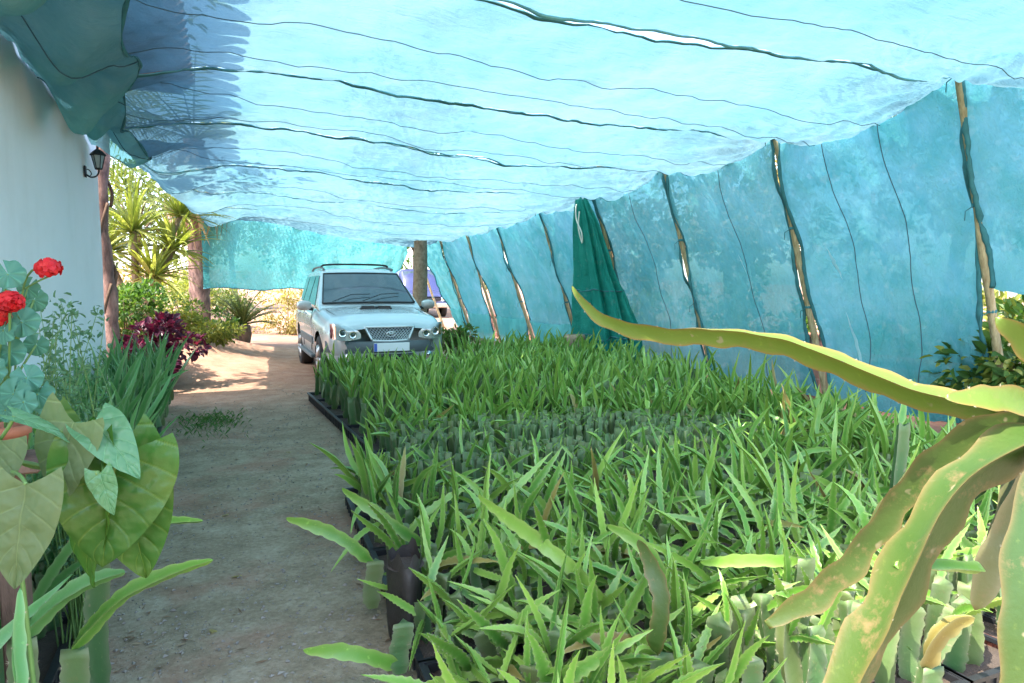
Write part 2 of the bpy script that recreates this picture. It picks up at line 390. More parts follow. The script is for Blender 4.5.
# ------------------------------------------------------------------ GROUND
def gz(x, y):
    z = .02*fbm(x*.5, y*.5, 0, 3)
    if y > 10.5:                                       # red earth bank beside the drive
        k = math.exp(-((x+.9)/1.35)**2)*max(0, min(1, (y-10.8)/2.5))*max(0, min(1, (19-y)/2)); z += .42*k*(1+.3*fbm(x*1.5, y*1.5, 3))
    if y > 20: z += .03*(y-20)
    return z
mb = MB()
xs = sorted(set([-60, -40, -25, -15, -10] + [round(-7+i*.25, 3) for i in range(73)] + [12, 14, 17, 20, 30, 45, 70]))
ys = sorted(set([-25, -15, -8, -4] + [round(-2+i*.25, 3) for i in range(105)] + [25, 28, 32, 40, 55, 80, 120, 200]))
gv = [(x, y, gz(x, y)) for y in ys for x in xs]; nx = len(xs)
gf = [(j*nx+i, j*nx+i+1, (j+1)*nx+i+1, (j+1)*nx+i) for j in range(len(ys)-1) for i in range(nx-1)]
tag(obj('ground', mesh('ground', gv, gf, 'earth')), kind='structure')

# loose gravel on the path, and small tufts: too many to count
def gravel():
    r = np.random.default_rng(3); n = 9000
    base = np.array([(0,0,1),(1,0,0),(-.5,.87,0),(-.5,-.87,0),(0,0,-.6)]); fc = np.array([(0,1,2),(0,2,3),(0,3,1),(4,2,1),(4,3,2),(4,1,3)])
    V = []; Fc = []
    for i in range(n):
        y = 1.6+8.5*r.random()**1.5; x = r.uniform(-.55, 1.15) if y < 9 else r.uniform(-1, 2)
        if fbm(x*1.6, y*1.1, 5) < .0 and r.random() < .7: continue
        s = .0035+.010*r.random()**3
        a = r.uniform(0, 6.28); c, sn = math.cos(a), math.sin(a)
        p = base*(1+.35*r.standard_normal((5, 3)))*np.array([1, .8, .55])*s
        p = p@np.array([[c, -sn, 0], [sn, c, 0], [0, 0, 1]]); p += (x, y, gz(x, y)+.003)
        Fc.append(fc+len(V)*5); V.append(p)
    o = obj('gravel', mesh('gravel', np.concatenate(V), np.concatenate(Fc), 'stone', False)); tag(o, 'loose pale gravel scattered over the trodden earth path', 'gravel', kind='stuff')
gravel()
def litter():
    r = random.Random(8); mb = MB()
    for i in range(420):
        y = 1.8+9*r.random()**1.4; x = r.choice([r.gauss(-.45, .14), r.gauss(xe(y)-.06, .10), r.uniform(-.5, 1.0)]); z = gz(x, y)+.004; a = r.uniform(0, 6.28); l = r.uniform(.008, .028); w_ = l*r.uniform(.12, .4); c, sn = math.cos(a), math.sin(a)
        mb.add([(x-c*l, y-sn*l, z), (x-sn*w_, y+c*w_, z+.006*r.random()), (x+c*l, y+sn*l, z+.008*r.random()), (x+sn*w_, y-c*w_, z+.004)], [(0,1,2,3)])
    tag(mb.build('leaf_litter', 'litter'), 'dry brown leaf bits and straw littering the path', 'litter', kind='stuff')
def xe(y): return lerp(.62, .74, (y-1.8)/3.1) if y < 4.95 else lerp(1.18, .98, (y-5)/4.4)
M['litter'] = leafmat('litter', [(.10, .06, .03), (.22, .13, .07), (.42, .33, .2)], .1, .8)
litter()
mb = MB()
for i in range(420):
    x, y = .0+rnd.gauss(-.18, .16), 8.0+rnd.gauss(0, .35)
    a = rnd.uniform(0, 6.28); l = rnd.uniform(.03, .09); dx, dy = math.cos(a), math.sin(a); z = gz(x, y)
    mb.add([(x-dy*.0025, y+dx*.0025, z), (x+dy*.0025, y-dx*.0025, z), (x+dx*l*.4+dy*.002, y+dy*l*.4-dx*.002, z+l*.6), (x+dx*l*.8, y+dy*l*.8, z+l*.7)], [(0,1,2),(0,2,3)])
tag(mb.build('grass_patch', 'grass'), 'small patch of short green grass growing in the middle of the path', 'grass', kind='stuff')

# ------------------------------------------------------------------ HOUSE
WX = -1.35; WEND = 9.6; HY = .75
house = thing('white_house', 'white rendered house wall with terracotta tiled eaves on the left of the path', 'house', (WX, 4, 0))
def hb(name, mbx, mat, smooth=False): return mbx.build(name, mat, house, smooth, loc=(-WX, -4, 0))
mb = MB(); mb.grid(lambda u, v: (WX+.012*fbm(u*9, v*3, 2), lerp(HY, WEND-.02, u), lerp(0, 4.05, v)), 60, 20)
mb.grid(lambda u, v: (lerp(WX-.012, -7, u), WEND+.0, lerp(0, 4.05, v)), 8, 8)
mb.box((-7, HY, 0), (WX-.05, WEND-.05, 4.0)); hb('wall', mb, 'wall', False)
EX, EZ = -.40, 4.08
mb = MB(); mb.box((WX+.003, HY, EZ-.16), (EX, WEND+.25, EZ-.10)); hb('soffit', mb, 'soffit')
mb = MB()
v = [(EX, HY, EZ-.095), (EX, WEND+.25, EZ-.095), (-5, WEND+.25, EZ+1.5), (-5, HY, EZ+1.5)]
mb.add(v+[(a, b, c-.003) for a, b, c in [(EX, HY, EZ-.095), (EX, WEND+.25, EZ-.095), (-5, WEND+.25, EZ-.0), (-5, HY, EZ-.0)]], [(0,1,2,3),(7,6,5,4),(0,4,5,1),(1,5,6,2),(2,6,7,3),(3,7,4,0)])
y = HY
while y < WEND+.2:                                         # barrel tiles running down to the eave
    def tile(u, v, y=y):
        a = PI*u; rr = .115-.02*v
        x = lerp(EX+.02+.17*math.sin(PI*u)**.7*.75, -5, v); zz = lerp(EZ-.10, EZ+1.50, v)
        return (x, y+.115-rr*math.cos(a), zz+rr*math.sin(a)+.004)
    mb.grid(tile, 8, 1)
    y += .235
hb('roof', mb, 'tile', True)

# coach lantern
LP = at(88, 172, 7.35); LP.x = WX+.012
LANS = .76
lan = thing('wall_lantern', 'black wrought iron coach lantern on a bracket near the corner of white wall', 'lantern', LP)
mb = MB(); mb.box((-.005, -.045, -.075), (.018, .045, .085), 0, .006); mb.build('backplate', 'iron', lan)
mb = MB(); mb.tube(smoothpath([(.01,0,-.03),(.07,0,-.07),(.14,0,-.05),(.17,0,.01),(.17,0,.04)], 16), .011, 8)
mb.tube(smoothpath([(.01,0,.04),(.05,0,.03),(.08,0,-.02),(.06,0,-.05)], 10), .007, 6); mb.build('arm', 'iron', lan, True)
mb = MB()
mb.lathe([(.0,.035),(.045,.04),(.05,.06),(.045,.065)], 6, c=(.17,0,0)); mb.lathe([(.10,.235),(.105,.25),(.06,.30),(.03,.325),(.012,.33),(.018,.345),(.0,.365)], 6, c=(.17,0,0))
for k in range(6):
    q = 2*PI*k/6; mb.tube([(.17+.046*math.cos(q), .046*math.sin(q), .06), (.17+.086*math.cos(q), .086*math.sin(q), .24)], .006, 5)
mb.build('lantern_cage', 'iron', lan)
mb = MB(); mb.lathe([(.042,.064),(.078,.236)], 6, c=(.17,0,0)); mb.build('glass', 'lamp_glass', lan)
lan.scale = (LANS, LANS, LANS)
P = at(92, 118, 7.5); P.x = WX+.012
hk = thing('wall_hook', 'small black iron hook high on the white wall under the eaves', 'hook', P)
mb = MB(); mb.box((-.003,-.03,-.03),(.012,.03,.03),0,.004); mb.build('plate', 'iron', hk)
mb = MB(); mb.tube(smoothpath([(.01,0,0),(.06,0,-.03),(.11,0,-.01),(.12,0,.05),(.08,0,.07)], 14), .013, 7); mb.build('hook_arm', 'iron', hk, True)

# ------------------------------------------------------------------ SHADE NET ROOF
XR = 5.76
SEAM = [1.75, 4.0, 6.1, 8.2, 10.2, 12.3, 14.6, 16.9]
POST_Y = [1.9, 4.0, 6.1, 8.2, 10.2, 12.3, 14.6, 16.8, 19.1, 21.9]
def zR(y): return interp([1.5, 4, 6.1, 8.2, 10.2, 12.3, 14.6, 16.8, 19.1], [3.28, 3.26, 3.20, 3.18, 3.10, 2.98, 2.88, 2.88, 2.84], min(y, 19.1))
def xL(y): return interp([0, 7.6, 8.6, 9.6, 11, 13, 15, 17], [WX+.03, WX+.03, -1.16, -1.05, -.95, -.75, -.55, -.42], y)
def zL(y): return interp([1.5, 5, 8.2, 9.3, 10.2, 13, 17], [3.25, 3.22, 3.26, 3.16, 3.12, 3.05, 3.08], y)
def zRs(y):                                                  # the edge rope sags between the poles
    k = max(j for j in range(len(POST_Y)) if POST_Y[j] <= y+1e-6) if y >= POST_Y[0] else 0
    k = min(k, len(POST_Y)-2); s = max(0, min(1, (y-POST_Y[k])/(POST_Y[k+1]-POST_Y[k])))
    return zR(y)-(.27 if y < 11 else .16)*(4*s*(1-s))**.8
def canopy(u, y, edge=0.):
    """u across from the house (0) to the posts (1)"""
    x0 = xL(y); x = lerp(x0, XR, u)
    z = lerp(zL(y), zR(y), u)+(zRs(y)-zR(y))*max(0, (u-.55)/.45)**2.2
    k = 4*u*(1-u)
    z += .10*k*math.exp(-((u-.22)/.25)**2) - .20*k*interp([2, 6, 10, 17], [.45, .7, 1.1, 1.15], y)*(u**.6)
    i = max(j for j in range(len(SEAM)) if SEAM[j] <= y+1e-6) if y >= SEAM[0] else 0
    j = min(i+1, len(SEAM)-1); s = 0 if j == i else (y-SEAM[i])/(SEAM[j]-SEAM[i])
    z -= .075*4*s*(1-s)*(.5+.5*k)*(1-u**6)
    nearwall = math.exp(-(u/.13)**2)
    z += nearwall*(.16*math.sin(y*2.6+1.2+u*9)+.10*math.sin(y*5.3+u*20))*(1-math.exp(-(u/.02)**2)) - .10*nearwall*(1-math.exp(-(u/.03)**2))
    z += .06*fbm(x*.9, y*1.6, 1.3, 4)+.022*fbm(x*3.2+y*1.5, y*4-x, 7.7, 4)+.010*fbm(x*2+y*9, y*3-x*6, 3.1, 3)
    # tension creases running out of the posts
    d = math.hypot(x-XR, (s-round(s))*2.0); ang = math.atan2((s-round(s))*2.0, XR-x+.01)
    z += .035*math.sin(ang*14)*math.exp(-d/1.3)*min(1, d/.3)
    return Vector((x, y, z))
def gapf(y_i, x):                                            # seams that have pulled open
    g = 0.
    if y_i == 1: g += .075*math.exp(-((x-2.75)/.42)**2)+.02*math.exp(-((x-1.7)/.6)**2)+.025*math.exp(-((x-4.6)/.5)**2)
    if y_i == 3: g += .03*math.exp(-((x-2.6)/.5)**2)
    return g+.004
row_words = ['first', 'second', 'third', 'fourth', 'fifth', 'sixth', 'seventh']
net_lab = ['pale blue roof shade net strip nearest the viewer, ahead of the torn seam',
           'pale blue roof shade net strip between the torn seam and the long dark seam',
           'pale blue roof shade net strip just beyond the long dark seam, over the near bed',
           'pale blue roof shade net strip ending at the palm opening by the house corner',
           'roof shade net strip over the front of the parked silver car',
           'roof shade net strip above the back half of the parked silver car',
           'sagging last roof shade net strip joining the hanging back curtain']
for i in range(len(SEAM)-1):
    y0, y1 = SEAM[i], SEAM[i+1]
    t = thing('roof_shade_net', net_lab[i], 'shade net', (XR, (y0+y1)/2, zR((y0+y1)/2)), group='roof shade net strips')
    loc = (-t.location.x, -t.location.y, -t.location.z)
    def fn(u, v):
        x = lerp(xL((y0+y1)/2), XR, u)
        a, b = y0+gapf(i, x), y1-gapf(i+1, x)
        if i == len(SEAM)-2: b += 4.6*u+.10*math.sin(u*40)*(1-u)
        return canopy(u, lerp(a, b, v))
    mb = MB(); mb.grid(fn, 220, 60); mb.build('net_sheet', 'roof_net', t, True, loc=loc)
    # rolled dark hem on the near edge
    def edge_pts(y, n, jit, drop, g, seed):
        pts = []
        for k in range(n+1):
            u = k/n; x = lerp(xL(y), XR, u); p = canopy(u, y+g(x)+.012*fbm(u*14, seed, 0, 3)); p.z += drop-.012+jit*fbm(u*30, seed, 1, 3); pts.append(p)
        return pts
    if i > 0:
        hm = MB(); pts = edge_pts(y0, 130, .006, -.004, lambda x: gapf(i, x)*.6, i+3.3)
        rad = [max(.003, (.014+.012*fbm(k*.11, i, 2, 3))*(1 if i < 4 else .75)) for k in range(len(pts))]
        if i in (3, 4): rad = [r_*(1. if k/130 < (.62 if i == 4 else 1) else .35) for k, r_ in enumerate(rad)]
        hm.tube(pts, rad, 6, 0, True, .5); hm.build('hem', 'hem', t, True, loc=loc)
        if i < 5:
            hm = MB(); pts = edge_pts(y0, 130, .006, .0, lambda x: -gapf(i, x)*1.1-.012, i+8.1)
            hm.tube(pts, [max(.004, .016+.013*fbm(k*.09, i, 5, 3)) for k in range(len(pts))], 6, 0, True, .4); hm.build('hem_fold', 'hem_blue', t, True, loc=loc)
    for q in ((.36, .7) if i < 4 else (.5,)):
        hm = MB(); hm.tube(edge_pts(lerp(y0, y1, q), 90, .003, -.006, lambda x: .03*math.sin(x*1.3+q*9), i*3+q), .0032, 5); hm.build('cord', 'cord', t, True, loc=loc)

# extra folded net under the roof net, added to darken the eave shadow
t = thing('added_eave_net', 'dark teal net in loose folds along the house eave, added to deepen its shadow', 'shade net', (WX+.02, 5.5, 3.2)); loc = -t.location
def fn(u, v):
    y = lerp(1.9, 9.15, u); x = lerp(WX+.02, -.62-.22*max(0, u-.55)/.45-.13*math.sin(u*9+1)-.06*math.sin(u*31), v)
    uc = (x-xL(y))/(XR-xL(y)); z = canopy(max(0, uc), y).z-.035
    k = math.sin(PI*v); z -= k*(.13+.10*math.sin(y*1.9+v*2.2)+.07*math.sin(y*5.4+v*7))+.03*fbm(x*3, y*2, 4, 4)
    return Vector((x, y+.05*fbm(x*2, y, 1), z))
mb = MB(); mb.grid(fn, 160, 40); mb.build('net_sheet', 'shadow_fill_net', t, True, loc=loc)
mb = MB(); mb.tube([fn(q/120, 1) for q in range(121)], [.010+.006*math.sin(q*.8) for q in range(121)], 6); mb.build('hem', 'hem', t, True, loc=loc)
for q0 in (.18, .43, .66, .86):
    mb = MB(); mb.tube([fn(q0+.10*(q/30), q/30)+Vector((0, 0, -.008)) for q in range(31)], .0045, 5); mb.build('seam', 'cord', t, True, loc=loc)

# ------------------------------------------------------------------ SIDE CURTAINS AND POLES
LEAN = 1.0
def side_pt(y, f):                                           # f: 0 at the top of the pole, 1 at the ground
    z = lerp(zRs(y), 0, f); return Vector((XR+LEAN*f, y, z))
ORD = ['first', 'second', 'third', 'fourth', 'fifth', 'sixth', 'seventh', 'eighth', 'ninth', 'tenth']
for k, y in enumerate(POST_Y):
    t = thing('net_pole', 'slim peeled wooden pole between side curtains, %s along the row counted towards the car' % ORD[k], 'pole', (XR+LEAN, y, 0), group='poles holding up the side curtains')
    p0, p1 = side_pt(y, 1.0), side_pt(y, -.02)
    mb = MB(); n = 14
    mb.tube([Vector(p0).lerp(p1, q/n)-t.location+Vector((.012*fbm(q*.7, k, 0), .015*fbm(q*.6, k, 4), 0)) for q in range(n+1)], [lerp(.042, .03, q/n) for q in range(n+1)], 9)
    mb.build('shaft', 'pole', t, True)
    for q in (.02, .34, .62):
        mb = MB(); c = p1.lerp(p0, q)-t.location; mb.lathe([(.036,-.018),(.042,-.008),(.042,.01),(.036,.02)], 8, c=c)
        mb.tube([c+Vector((-.03,0,0)), c+Vector((-.07,.05,-.05)), c+Vector((-.06,.06,-.13))], .005, 5)
        mb.build('tie', 'hem', t)
side_lab = ['blue green side curtain ending high above ground, before the nearest slanted pole',
            'large blue side curtain with two long dark stitched lines, right of the middle',
            'blue side curtain with a pinkish patch between two slanted poles',
            'dusty blue side curtain next to the bundled green net, orange showing through',
            'narrow grey blue side curtain on the far side of the bundled green net',
            'bright blue side curtain with a pale skirt, second beyond the bundled net',
            'sky blue side curtain with a wide open slit on its car side',
            'narrow blue side curtain left of the wide slit',
            'last teal side curtain pulled diagonally to the pole behind the parked silver car']
curt_bottom = [.5, .14, .12, .14, .2, .16, .2, .22, .3]
for i in range(len(POST_Y)-1):
    y0, y1 = POST_Y[i], POST_Y[i+1]
    t = thing('side_curtain', side_lab[i], 'shade net', (XR+.5, (y0+y1)/2, 1.6), group='side shade net curtains')
    loc = -t.location
    gk = .08 if i < 4 else .11
    fb = 1-curt_bottom[i]/3.1
    if i == 0: fb = .54
    def fn(u, v, off=0., top=0., fbb=None):
        f = lerp(top, fbb or fb, v)
        g0 = .02+gk*f*f*1.5+.02*fbm(f*5, i, 1); g1 = .02+gk*f*f*1.2+.02*fbm(f*5, i+.5, 1)
        if i >= 5: g1 += .16*math.exp(-((f-.62)/.22)**2)
        a, b = y0+g0, y1-g1
        if i == 8: b = lerp(y1-.05, y0+.7, f**.8); 
        y = lerp(a, b, u); p = side_pt(y, f); k = 4*u*(1-u)
        sag = -.02*k*math.exp(-(f/.14)**2)+.09*(1-v)**10
        p.z += sag+ (-.03*k)
        p.x += .16*k*math.sin(PI*min(1, f*1.1))+.05*fbm(y*1.1, f*1.5, i, 4)+.055*math.sin(u*17+f*5+i+2*fbm(u*3,f,i,2))*f+.03*fbm(y*4, f*1.2, i+2, 3)+off
        # diagonal creases from the upper corners
        p.x += .035*math.sin((u+f*.7)*26+i)*math.exp(-u*3)*(1-f*.6)+.035*math.sin((1-u+f*.7)*24+i)*math.exp(-(1-u)*3)*(1-f*.6)+.02*fbm(y*7+f*6, f*5-y*2, i, 4)
        if v > .97: p.z += .03*fbm(y*6, i, 0)
        return p
    mb = MB(); mb.grid(fn, 60, 60)
    mb.build('net_sheet', 'teal_net' if i == 8 else 'worn_net' if i in (2, 3) else 'side_net', t, True, loc=loc)
    for u in (.002, .998):
        mb = MB(); pts = [fn(u, q/60)+Vector((-.012, .018*fbm(q*.25, i+u*3, 6, 3), 0)) for q in range(61)]
        mb.tube(pts, [max(.006, .022+.015*fbm(q*.3, i+u, 3, 3)) for q in range(61)], 6, 0, True, .6)
        mb.build('hem', 'hem', t, True, loc=loc)
    if i < 4:
        for u in (.36, .68) if i in (0, 1) else (.45,):
            mb = MB(); mb.tube([fn(u+.012*math.sin(q*.35), q/40*.93)+Vector((-.012, 0, 0)) for q in range(41)], .0045, 5)
            mb.build('stitched_line', 'cord', t, True, loc=loc)
    if i in (1, 2):
        for (ua, va, vb) in (((.80, .38, .50), (.74, .62, .90)) if i == 1 else ((.5, .35, .45),)):
            mb = MB(); mb.grid(lambda u, v: fn(ua-.07*(v-.5)*(vb-va)*5+.02*(u-.5)*math.sin(PI*v)+.006*fbm(v*7, ua, 1, 3), lerp(va, vb, v))+Vector((-.012, 0, 0)), 2, 24)
            mb.build('frayed_patch', 'frayed', t, True, loc=loc)
    if i >= 4:
        mb = MB(); mb.grid(lambda u, v: fn(u*.985+.0075, v, -.045, fb-.16, fb+.14)+Vector((.02*math.sin(u*30), 0, 0)), 40, 10)
        mb.build('lower_skirt', 'skirt_net', t, True, loc=loc)

# back curtain
t = thing('back_curtain', 'teal shade net hanging across the drive behind the silver car', 'shade net', (2, 16.95, 3)); loc = -t.location
def fn(u, v):
    uu = u*.93; y = 16.95+4.6*uu; p = canopy(uu, y-.07); x = p.x
    bot = interp([0, .25, .6, .8, .95, 1], [1.42, 1.40, 1.38, 1.45, 1.95, 2.5], u)
    z = lerp(p.z+.02, bot+.03*math.sin(u*22), v)
    return Vector((x, y+.10*v*math.sin(u*17+v)+.06*fbm(x*2, z*1.0, 3, 4)+.04*math.sin(u*60+2*v)*v, z+.02*fbm(x*3, 1, 1)))
mb = MB(); mb.grid(fn, 90, 30); mb.build('net_sheet', 'teal_net', t, True, loc=loc)
mb = MB(); mb.tube([fn(q/60, 1) for q in range(61)], .014, 6); mb.build('hem', 'hem_blue', t, True, loc=loc)

# bundled green net on the fourth pole
B0 = side_pt(10.35, 0)+Vector((-.22, -.15, -.06))
t = thing('bundled_green_net', 'dark green shade net bundled and hanging in folds between the blue curtains', 'shade net', (B0.x, B0.y, 0)); loc = -t.location
def fn(u, v):
    a = 2*PI*u; wd = interp([0, .15, .5, .8, 1], [.10, .24, .42, .62, .56], v)
    fold = 1+.22*math.sin(a*9+v*2)+.14*math.sin(a*17+v*3)+.12*fbm(u*9, v*4, 3)
    c = B0.lerp(Vector((B0.x+.55, B0.y-.12, .12)), v)
    return c+Vector((.42*wd*fold*math.cos(a), wd*fold*math.sin(a)*1.3, .05*fbm(u*10, v*6, 1)))
mb = MB(); mb.grid(fn, 140, 50); mb.build('net_sheet', 'green_net', t, True, loc=loc)
mb = MB(); mb.tube(smoothpath([fn(.47, .03)+Vector((-.03,0,0)), fn(.49, .12)+Vector((-.05,0,0)), fn(.55, .2)+Vector((-.06,0,0)), fn(.52, .26)+Vector((-.06,0,0)), fn(.5, .17)+Vector((-.06,0,0)), fn(.53, .08)+Vector((-.04,0,0))], 30), .012, 6)
mb.build('tie_cord', 'pale_cord', t, True, loc=loc)
for v_ in (.55, .82):
    mb = MB(); mb.tube([fn(q/60, v_) for q in range(61)], .012, 6); mb.build('band', 'hem', t, True, loc=loc)
# weathered stump at its foot
P = at(574, 345, 11.6); P.z = 0
mb = MB(); mb.lathe([(.24,0),(.21,.12),(.19,.4),(.19,.62),(.17,.66),(.0,.655)], 18)
for q in range(len(mb.v)): x_, y_, z_ = mb.v[q]; s_ = 1+.16*fbm(x_*6, y_*6, z_*2); mb.v[q] = (x_*s_, y_*s_, z_)
tag(mb.build('tree_stump', 'bark_pale', None, True, loc=P), 'pale weathered tree stump at the foot of the bundled green net', 'stump')

# ------------------------------------------------------------------ VEHICLES
def loft_body(stations, prof_n=40):
    """stations: (y, half width at sill, half width at waist, z bottom, z waist, z top, half width of top, crown)"""
    ys_ = [s[0] for s in stations]; V = []; Fc = []
    yy = np.linspace(ys_[0], ys_[-1], 70)
    m = 0
    for y in yy:
        p = [float(np.interp(y, ys_, [s[k] for s in stations])) for k in range(1, 8)]
        ws, ww, zb, zw, zt, wt, cr = p
        half = [(0, zb), (ws*.6, zb), (ws*.93, zb+.015), (ws, zb+.06), (lerp(ws, ww, .5)+.012, lerp(zb, zw, .4)), (ww+.008, lerp(zb, zw, .75)), (ww, zw-.02), (ww-.012, zw+.015),
                (lerp(ww, wt, .35), lerp(zw, zt, .62)), (lerp(ww, wt, .7), lerp(zw, zt, .88)), (wt*.93, zt), (wt*.6, zt+cr*.75), (0, zt+cr)]
        ring = half + [(-a, b) for a, b in half[-2:0:-1]]; m = len(ring)
        V += [(a, y, b) for a, b in ring]
    n = len(yy)
    for i in range(n-1):
        for j in range(m): Fc.append((i*m+j, i*m+(j+1) % m, (i+1)*m+(j+1) % m, (i+1)*m+j))
    Fc.append(tuple(range(m))); Fc.append(tuple((n-1)*m+j for j in range(m-1, -1, -1)))
    return V, Fc
def cut_arches(name, me, axles, r, w, mats):
    o = obj(name, me); cut = MB()
    for y in axles:
        for s in (-1, 1):
            a, b = sorted((s*(w-.34), s*(w+.3))); cut.lathe([(0, a), (r, a), (r, b), (0, b)], 32, 'x', (0, y, .37))
    c = cut.build('cutter', 'black_trim'); md = o.modifiers.new('b', 'BOOLEAN'); md.object = c; md.operation = 'DIFFERENCE'; md.solver = 'EXACT'
    dg = bpy.context.evaluated_depsgraph_get(); dg.update()
    nm = bpy.data.meshes.new_from_object(o.evaluated_get(dg)); nm.name = name
    bpy.data.objects.remove(o); bpy.data.objects.remove(c)
    return nm
def wheel(parent, x, y, r=.365, wd=.24, hub='rim'):
    s = 1 if x > 0 else -1
    mb = MB(); h = wd/2
    mb.lathe([(r*.66,-h*.8),(r*.80,-h),(r*.94,-h*.92),(r,-h*.6),(r,h*.6),(r*.94,h*.92),(r*.80,h),(r*.66,h*.8)], 36, 'x')
    w_ = mb.build('wheel', 'rubber', parent, True, (x, y, r))
    mb = MB(); o_ = s*h*.55
    mb.lathe([(r*.67, o_+s*.02), (r*.62, o_+s*.03), (r*.58, o_-s*.03)], 36, 'x')
    for q in range(6):
        a = 2*PI*q/6
        p = [Vector((o_+s*.035, r*.1*math.cos(a), r*.1*math.sin(a))), Vector((o_+s*.03, r*.38*math.cos(a), r*.38*math.sin(a))), Vector((o_+s*.012, r*.62*math.cos(a), r*.62*math.sin(a)))]
        mb.tube(p, [.05, .04, .045], 8)
    mb.lathe([(0, o_+s*.06), (r*.16, o_+s*.055), (r*.2, o_+s*.03)], 20, 'x')
    mb.build('rim', hub, w_, True)
    mb = MB(); mb.lathe([(0, o_-s*.05), (r*.66, o_-s*.05)], 30, 'x'); mb.build('brake_disc', 'black_trim', w_)
CAR = Vector((2.21, 9.86, 0)); CAR.z = gz(2.2, 12)
car = thing('parked_car', 'silver four wheel drive car parked under the net with dusty lower sides', 'car', CAR)
# y = 0 at the nose, towards the tail; sections of the lower body (to the bonnet and waistline)
st = [(0.00, .56, .64, .46, .74, .86, .50, .02),
      (0.05, .68, .74, .44, .78, .93, .60, .03),
      (0.16, .79, .83, .42, .82, .985, .68, .035),
      (0.40, .86, .89, .40, .86, 1.03, .72, .04),
      (1.00, .90, .915, .36, .90, 1.085, .74, .045),
      (1.38, .905, .92, .34, .93, 1.12, .76, .045),
      (1.60, .905, .92, .34, .97, 1.14, .80, .03),
      (2.60, .905, .925, .34, .99, 1.13, .84, .02),
      (3.70, .905, .92, .35, 1.0, 1.13, .84, .02),
      (4.40, .88, .90, .40, 1.0, 1.13, .82, .02),
      (4.62, .80, .83, .46, .98, 1.10, .74, .02),
      (4.70, .70, .74, .50, .92, 1.02, .66, .0)]
V, Fc = loft_body(st)
body = obj('body', cut_arches('body', mesh('body', V, Fc, ['silver', 'black_trim']), (.88, 3.63), .43, .90, None), car)
# cabin
cabst = [(1.34, .80, 1.10, 1.10), (1.42, .79, 1.10, 1.16), (2.28, .66, 1.10, 1.72), (2.45, .65, 1.10, 1.765), (3.2, .645, 1.1, 1.79), (4.1, .64, 1.1, 1.77), (4.38, .63, 1.1, 1.73), (4.60, .70, 1.1, 1.30), (4.64, .72, 1.1, 1.12)]
def cab_sec(y):
    ys_ = [s[0] for s in cabst]; wt = float(np.interp(y, ys_, [s[1] for s in cabst])); zt = float(np.interp(y, ys_, [s[3] for s in cabst])); return wt, zt
def cab_x(y, z):                                            # half width of the cabin at a height
    wt, zt = cab_sec(y); base = float(np.interp(y, [1.3, 1.8, 4.2, 4.65], [.83, .855, .85, .76]))
    full = .645; f = (z-1.10)/(1.77-1.10); return lerp(base, full, max(0, min(1, f)))
V = []; Fc = []; yy = np.concatenate([np.linspace(1.34, 2.5, 24), np.linspace(2.6, 4.3, 14), np.linspace(4.34, 4.64, 8)]); m = 0
for y in yy:
    wt, zt = cab_sec(y); half = [(0, 1.09), (cab_x(y, 1.09), 1.09)]
    h_ = max(.004, zt-1.10)
    for f in (.3, .6, .86): half.append((cab_x(y, 1.1+f*h_), 1.1+f*h_))
    e = cab_x(y, zt); half += [(e-.015, zt-.03*min(1, h_*4)), (e-.07, zt), (e*.5, zt+.018), (0, zt+.024)]
    ring = half+[(-a, b) for a, b in half[-2:0:-1]]; m = len(ring); V += [(a, y, b) for a, b in ring]
for i in range(len(yy)-1):
    for j in range(m): Fc.append((i*m+j, i*m+(j+1) % m, (i+1)*m+(j+1) % m, (i+1)*m+j))
Fc.append(tuple(range(m))); Fc.append(tuple((len(yy)-1)*m+j for j in range(m-1, -1, -1)))
obj('cabin', mesh('cabin', V, Fc, 'silver'), car)
# windscreen, set just proud of the cabin
def ws_fn(u, v, off=.012, mu=.0, mv0=.06, mv1=.93):
    vv = lerp(mv0, mv1, v); y = lerp(1.42, 2.28, vv); z = lerp(1.16, 1.72, vv)
    hw = lerp(.765, .625, vv)-mu; x = lerp(-hw, hw, u); k = 1-(x/hw)**2
    return (x, y-off*1.1-.035*k, z+off+.012*k)
mb = MB(); mb.grid(lambda u, v: ws_fn(u, v), 20, 10); mb.build('windscreen', 'glass', car, True)
mb = MB(); rim_ = [ws_fn(q/20, 0, .014) for q in range(21)]+[ws_fn(1, q/10, .014) for q in range(11)]+[ws_fn(1-q/20, 1, .014) for q in range(21)]+[ws_fn(0, 1-q/10, .014) for q in range(11)]
mb.tube(rim_, .013, 6); mb.build('windscreen_seal', 'black_trim', car, True)
for a, b in ((.10, .52), (.42, .86)):
    mb = MB(); p0 = Vector(ws_fn(a, .0, .035)); p1 = Vector(ws_fn(b, .22 if a < .2 else .26, .035)); pm = Vector(ws_fn((a+b)/2, .20, .045))
    mb.tube([p0, pm, p1], .007, 6); mb.build('wiper', 'black_trim', car)
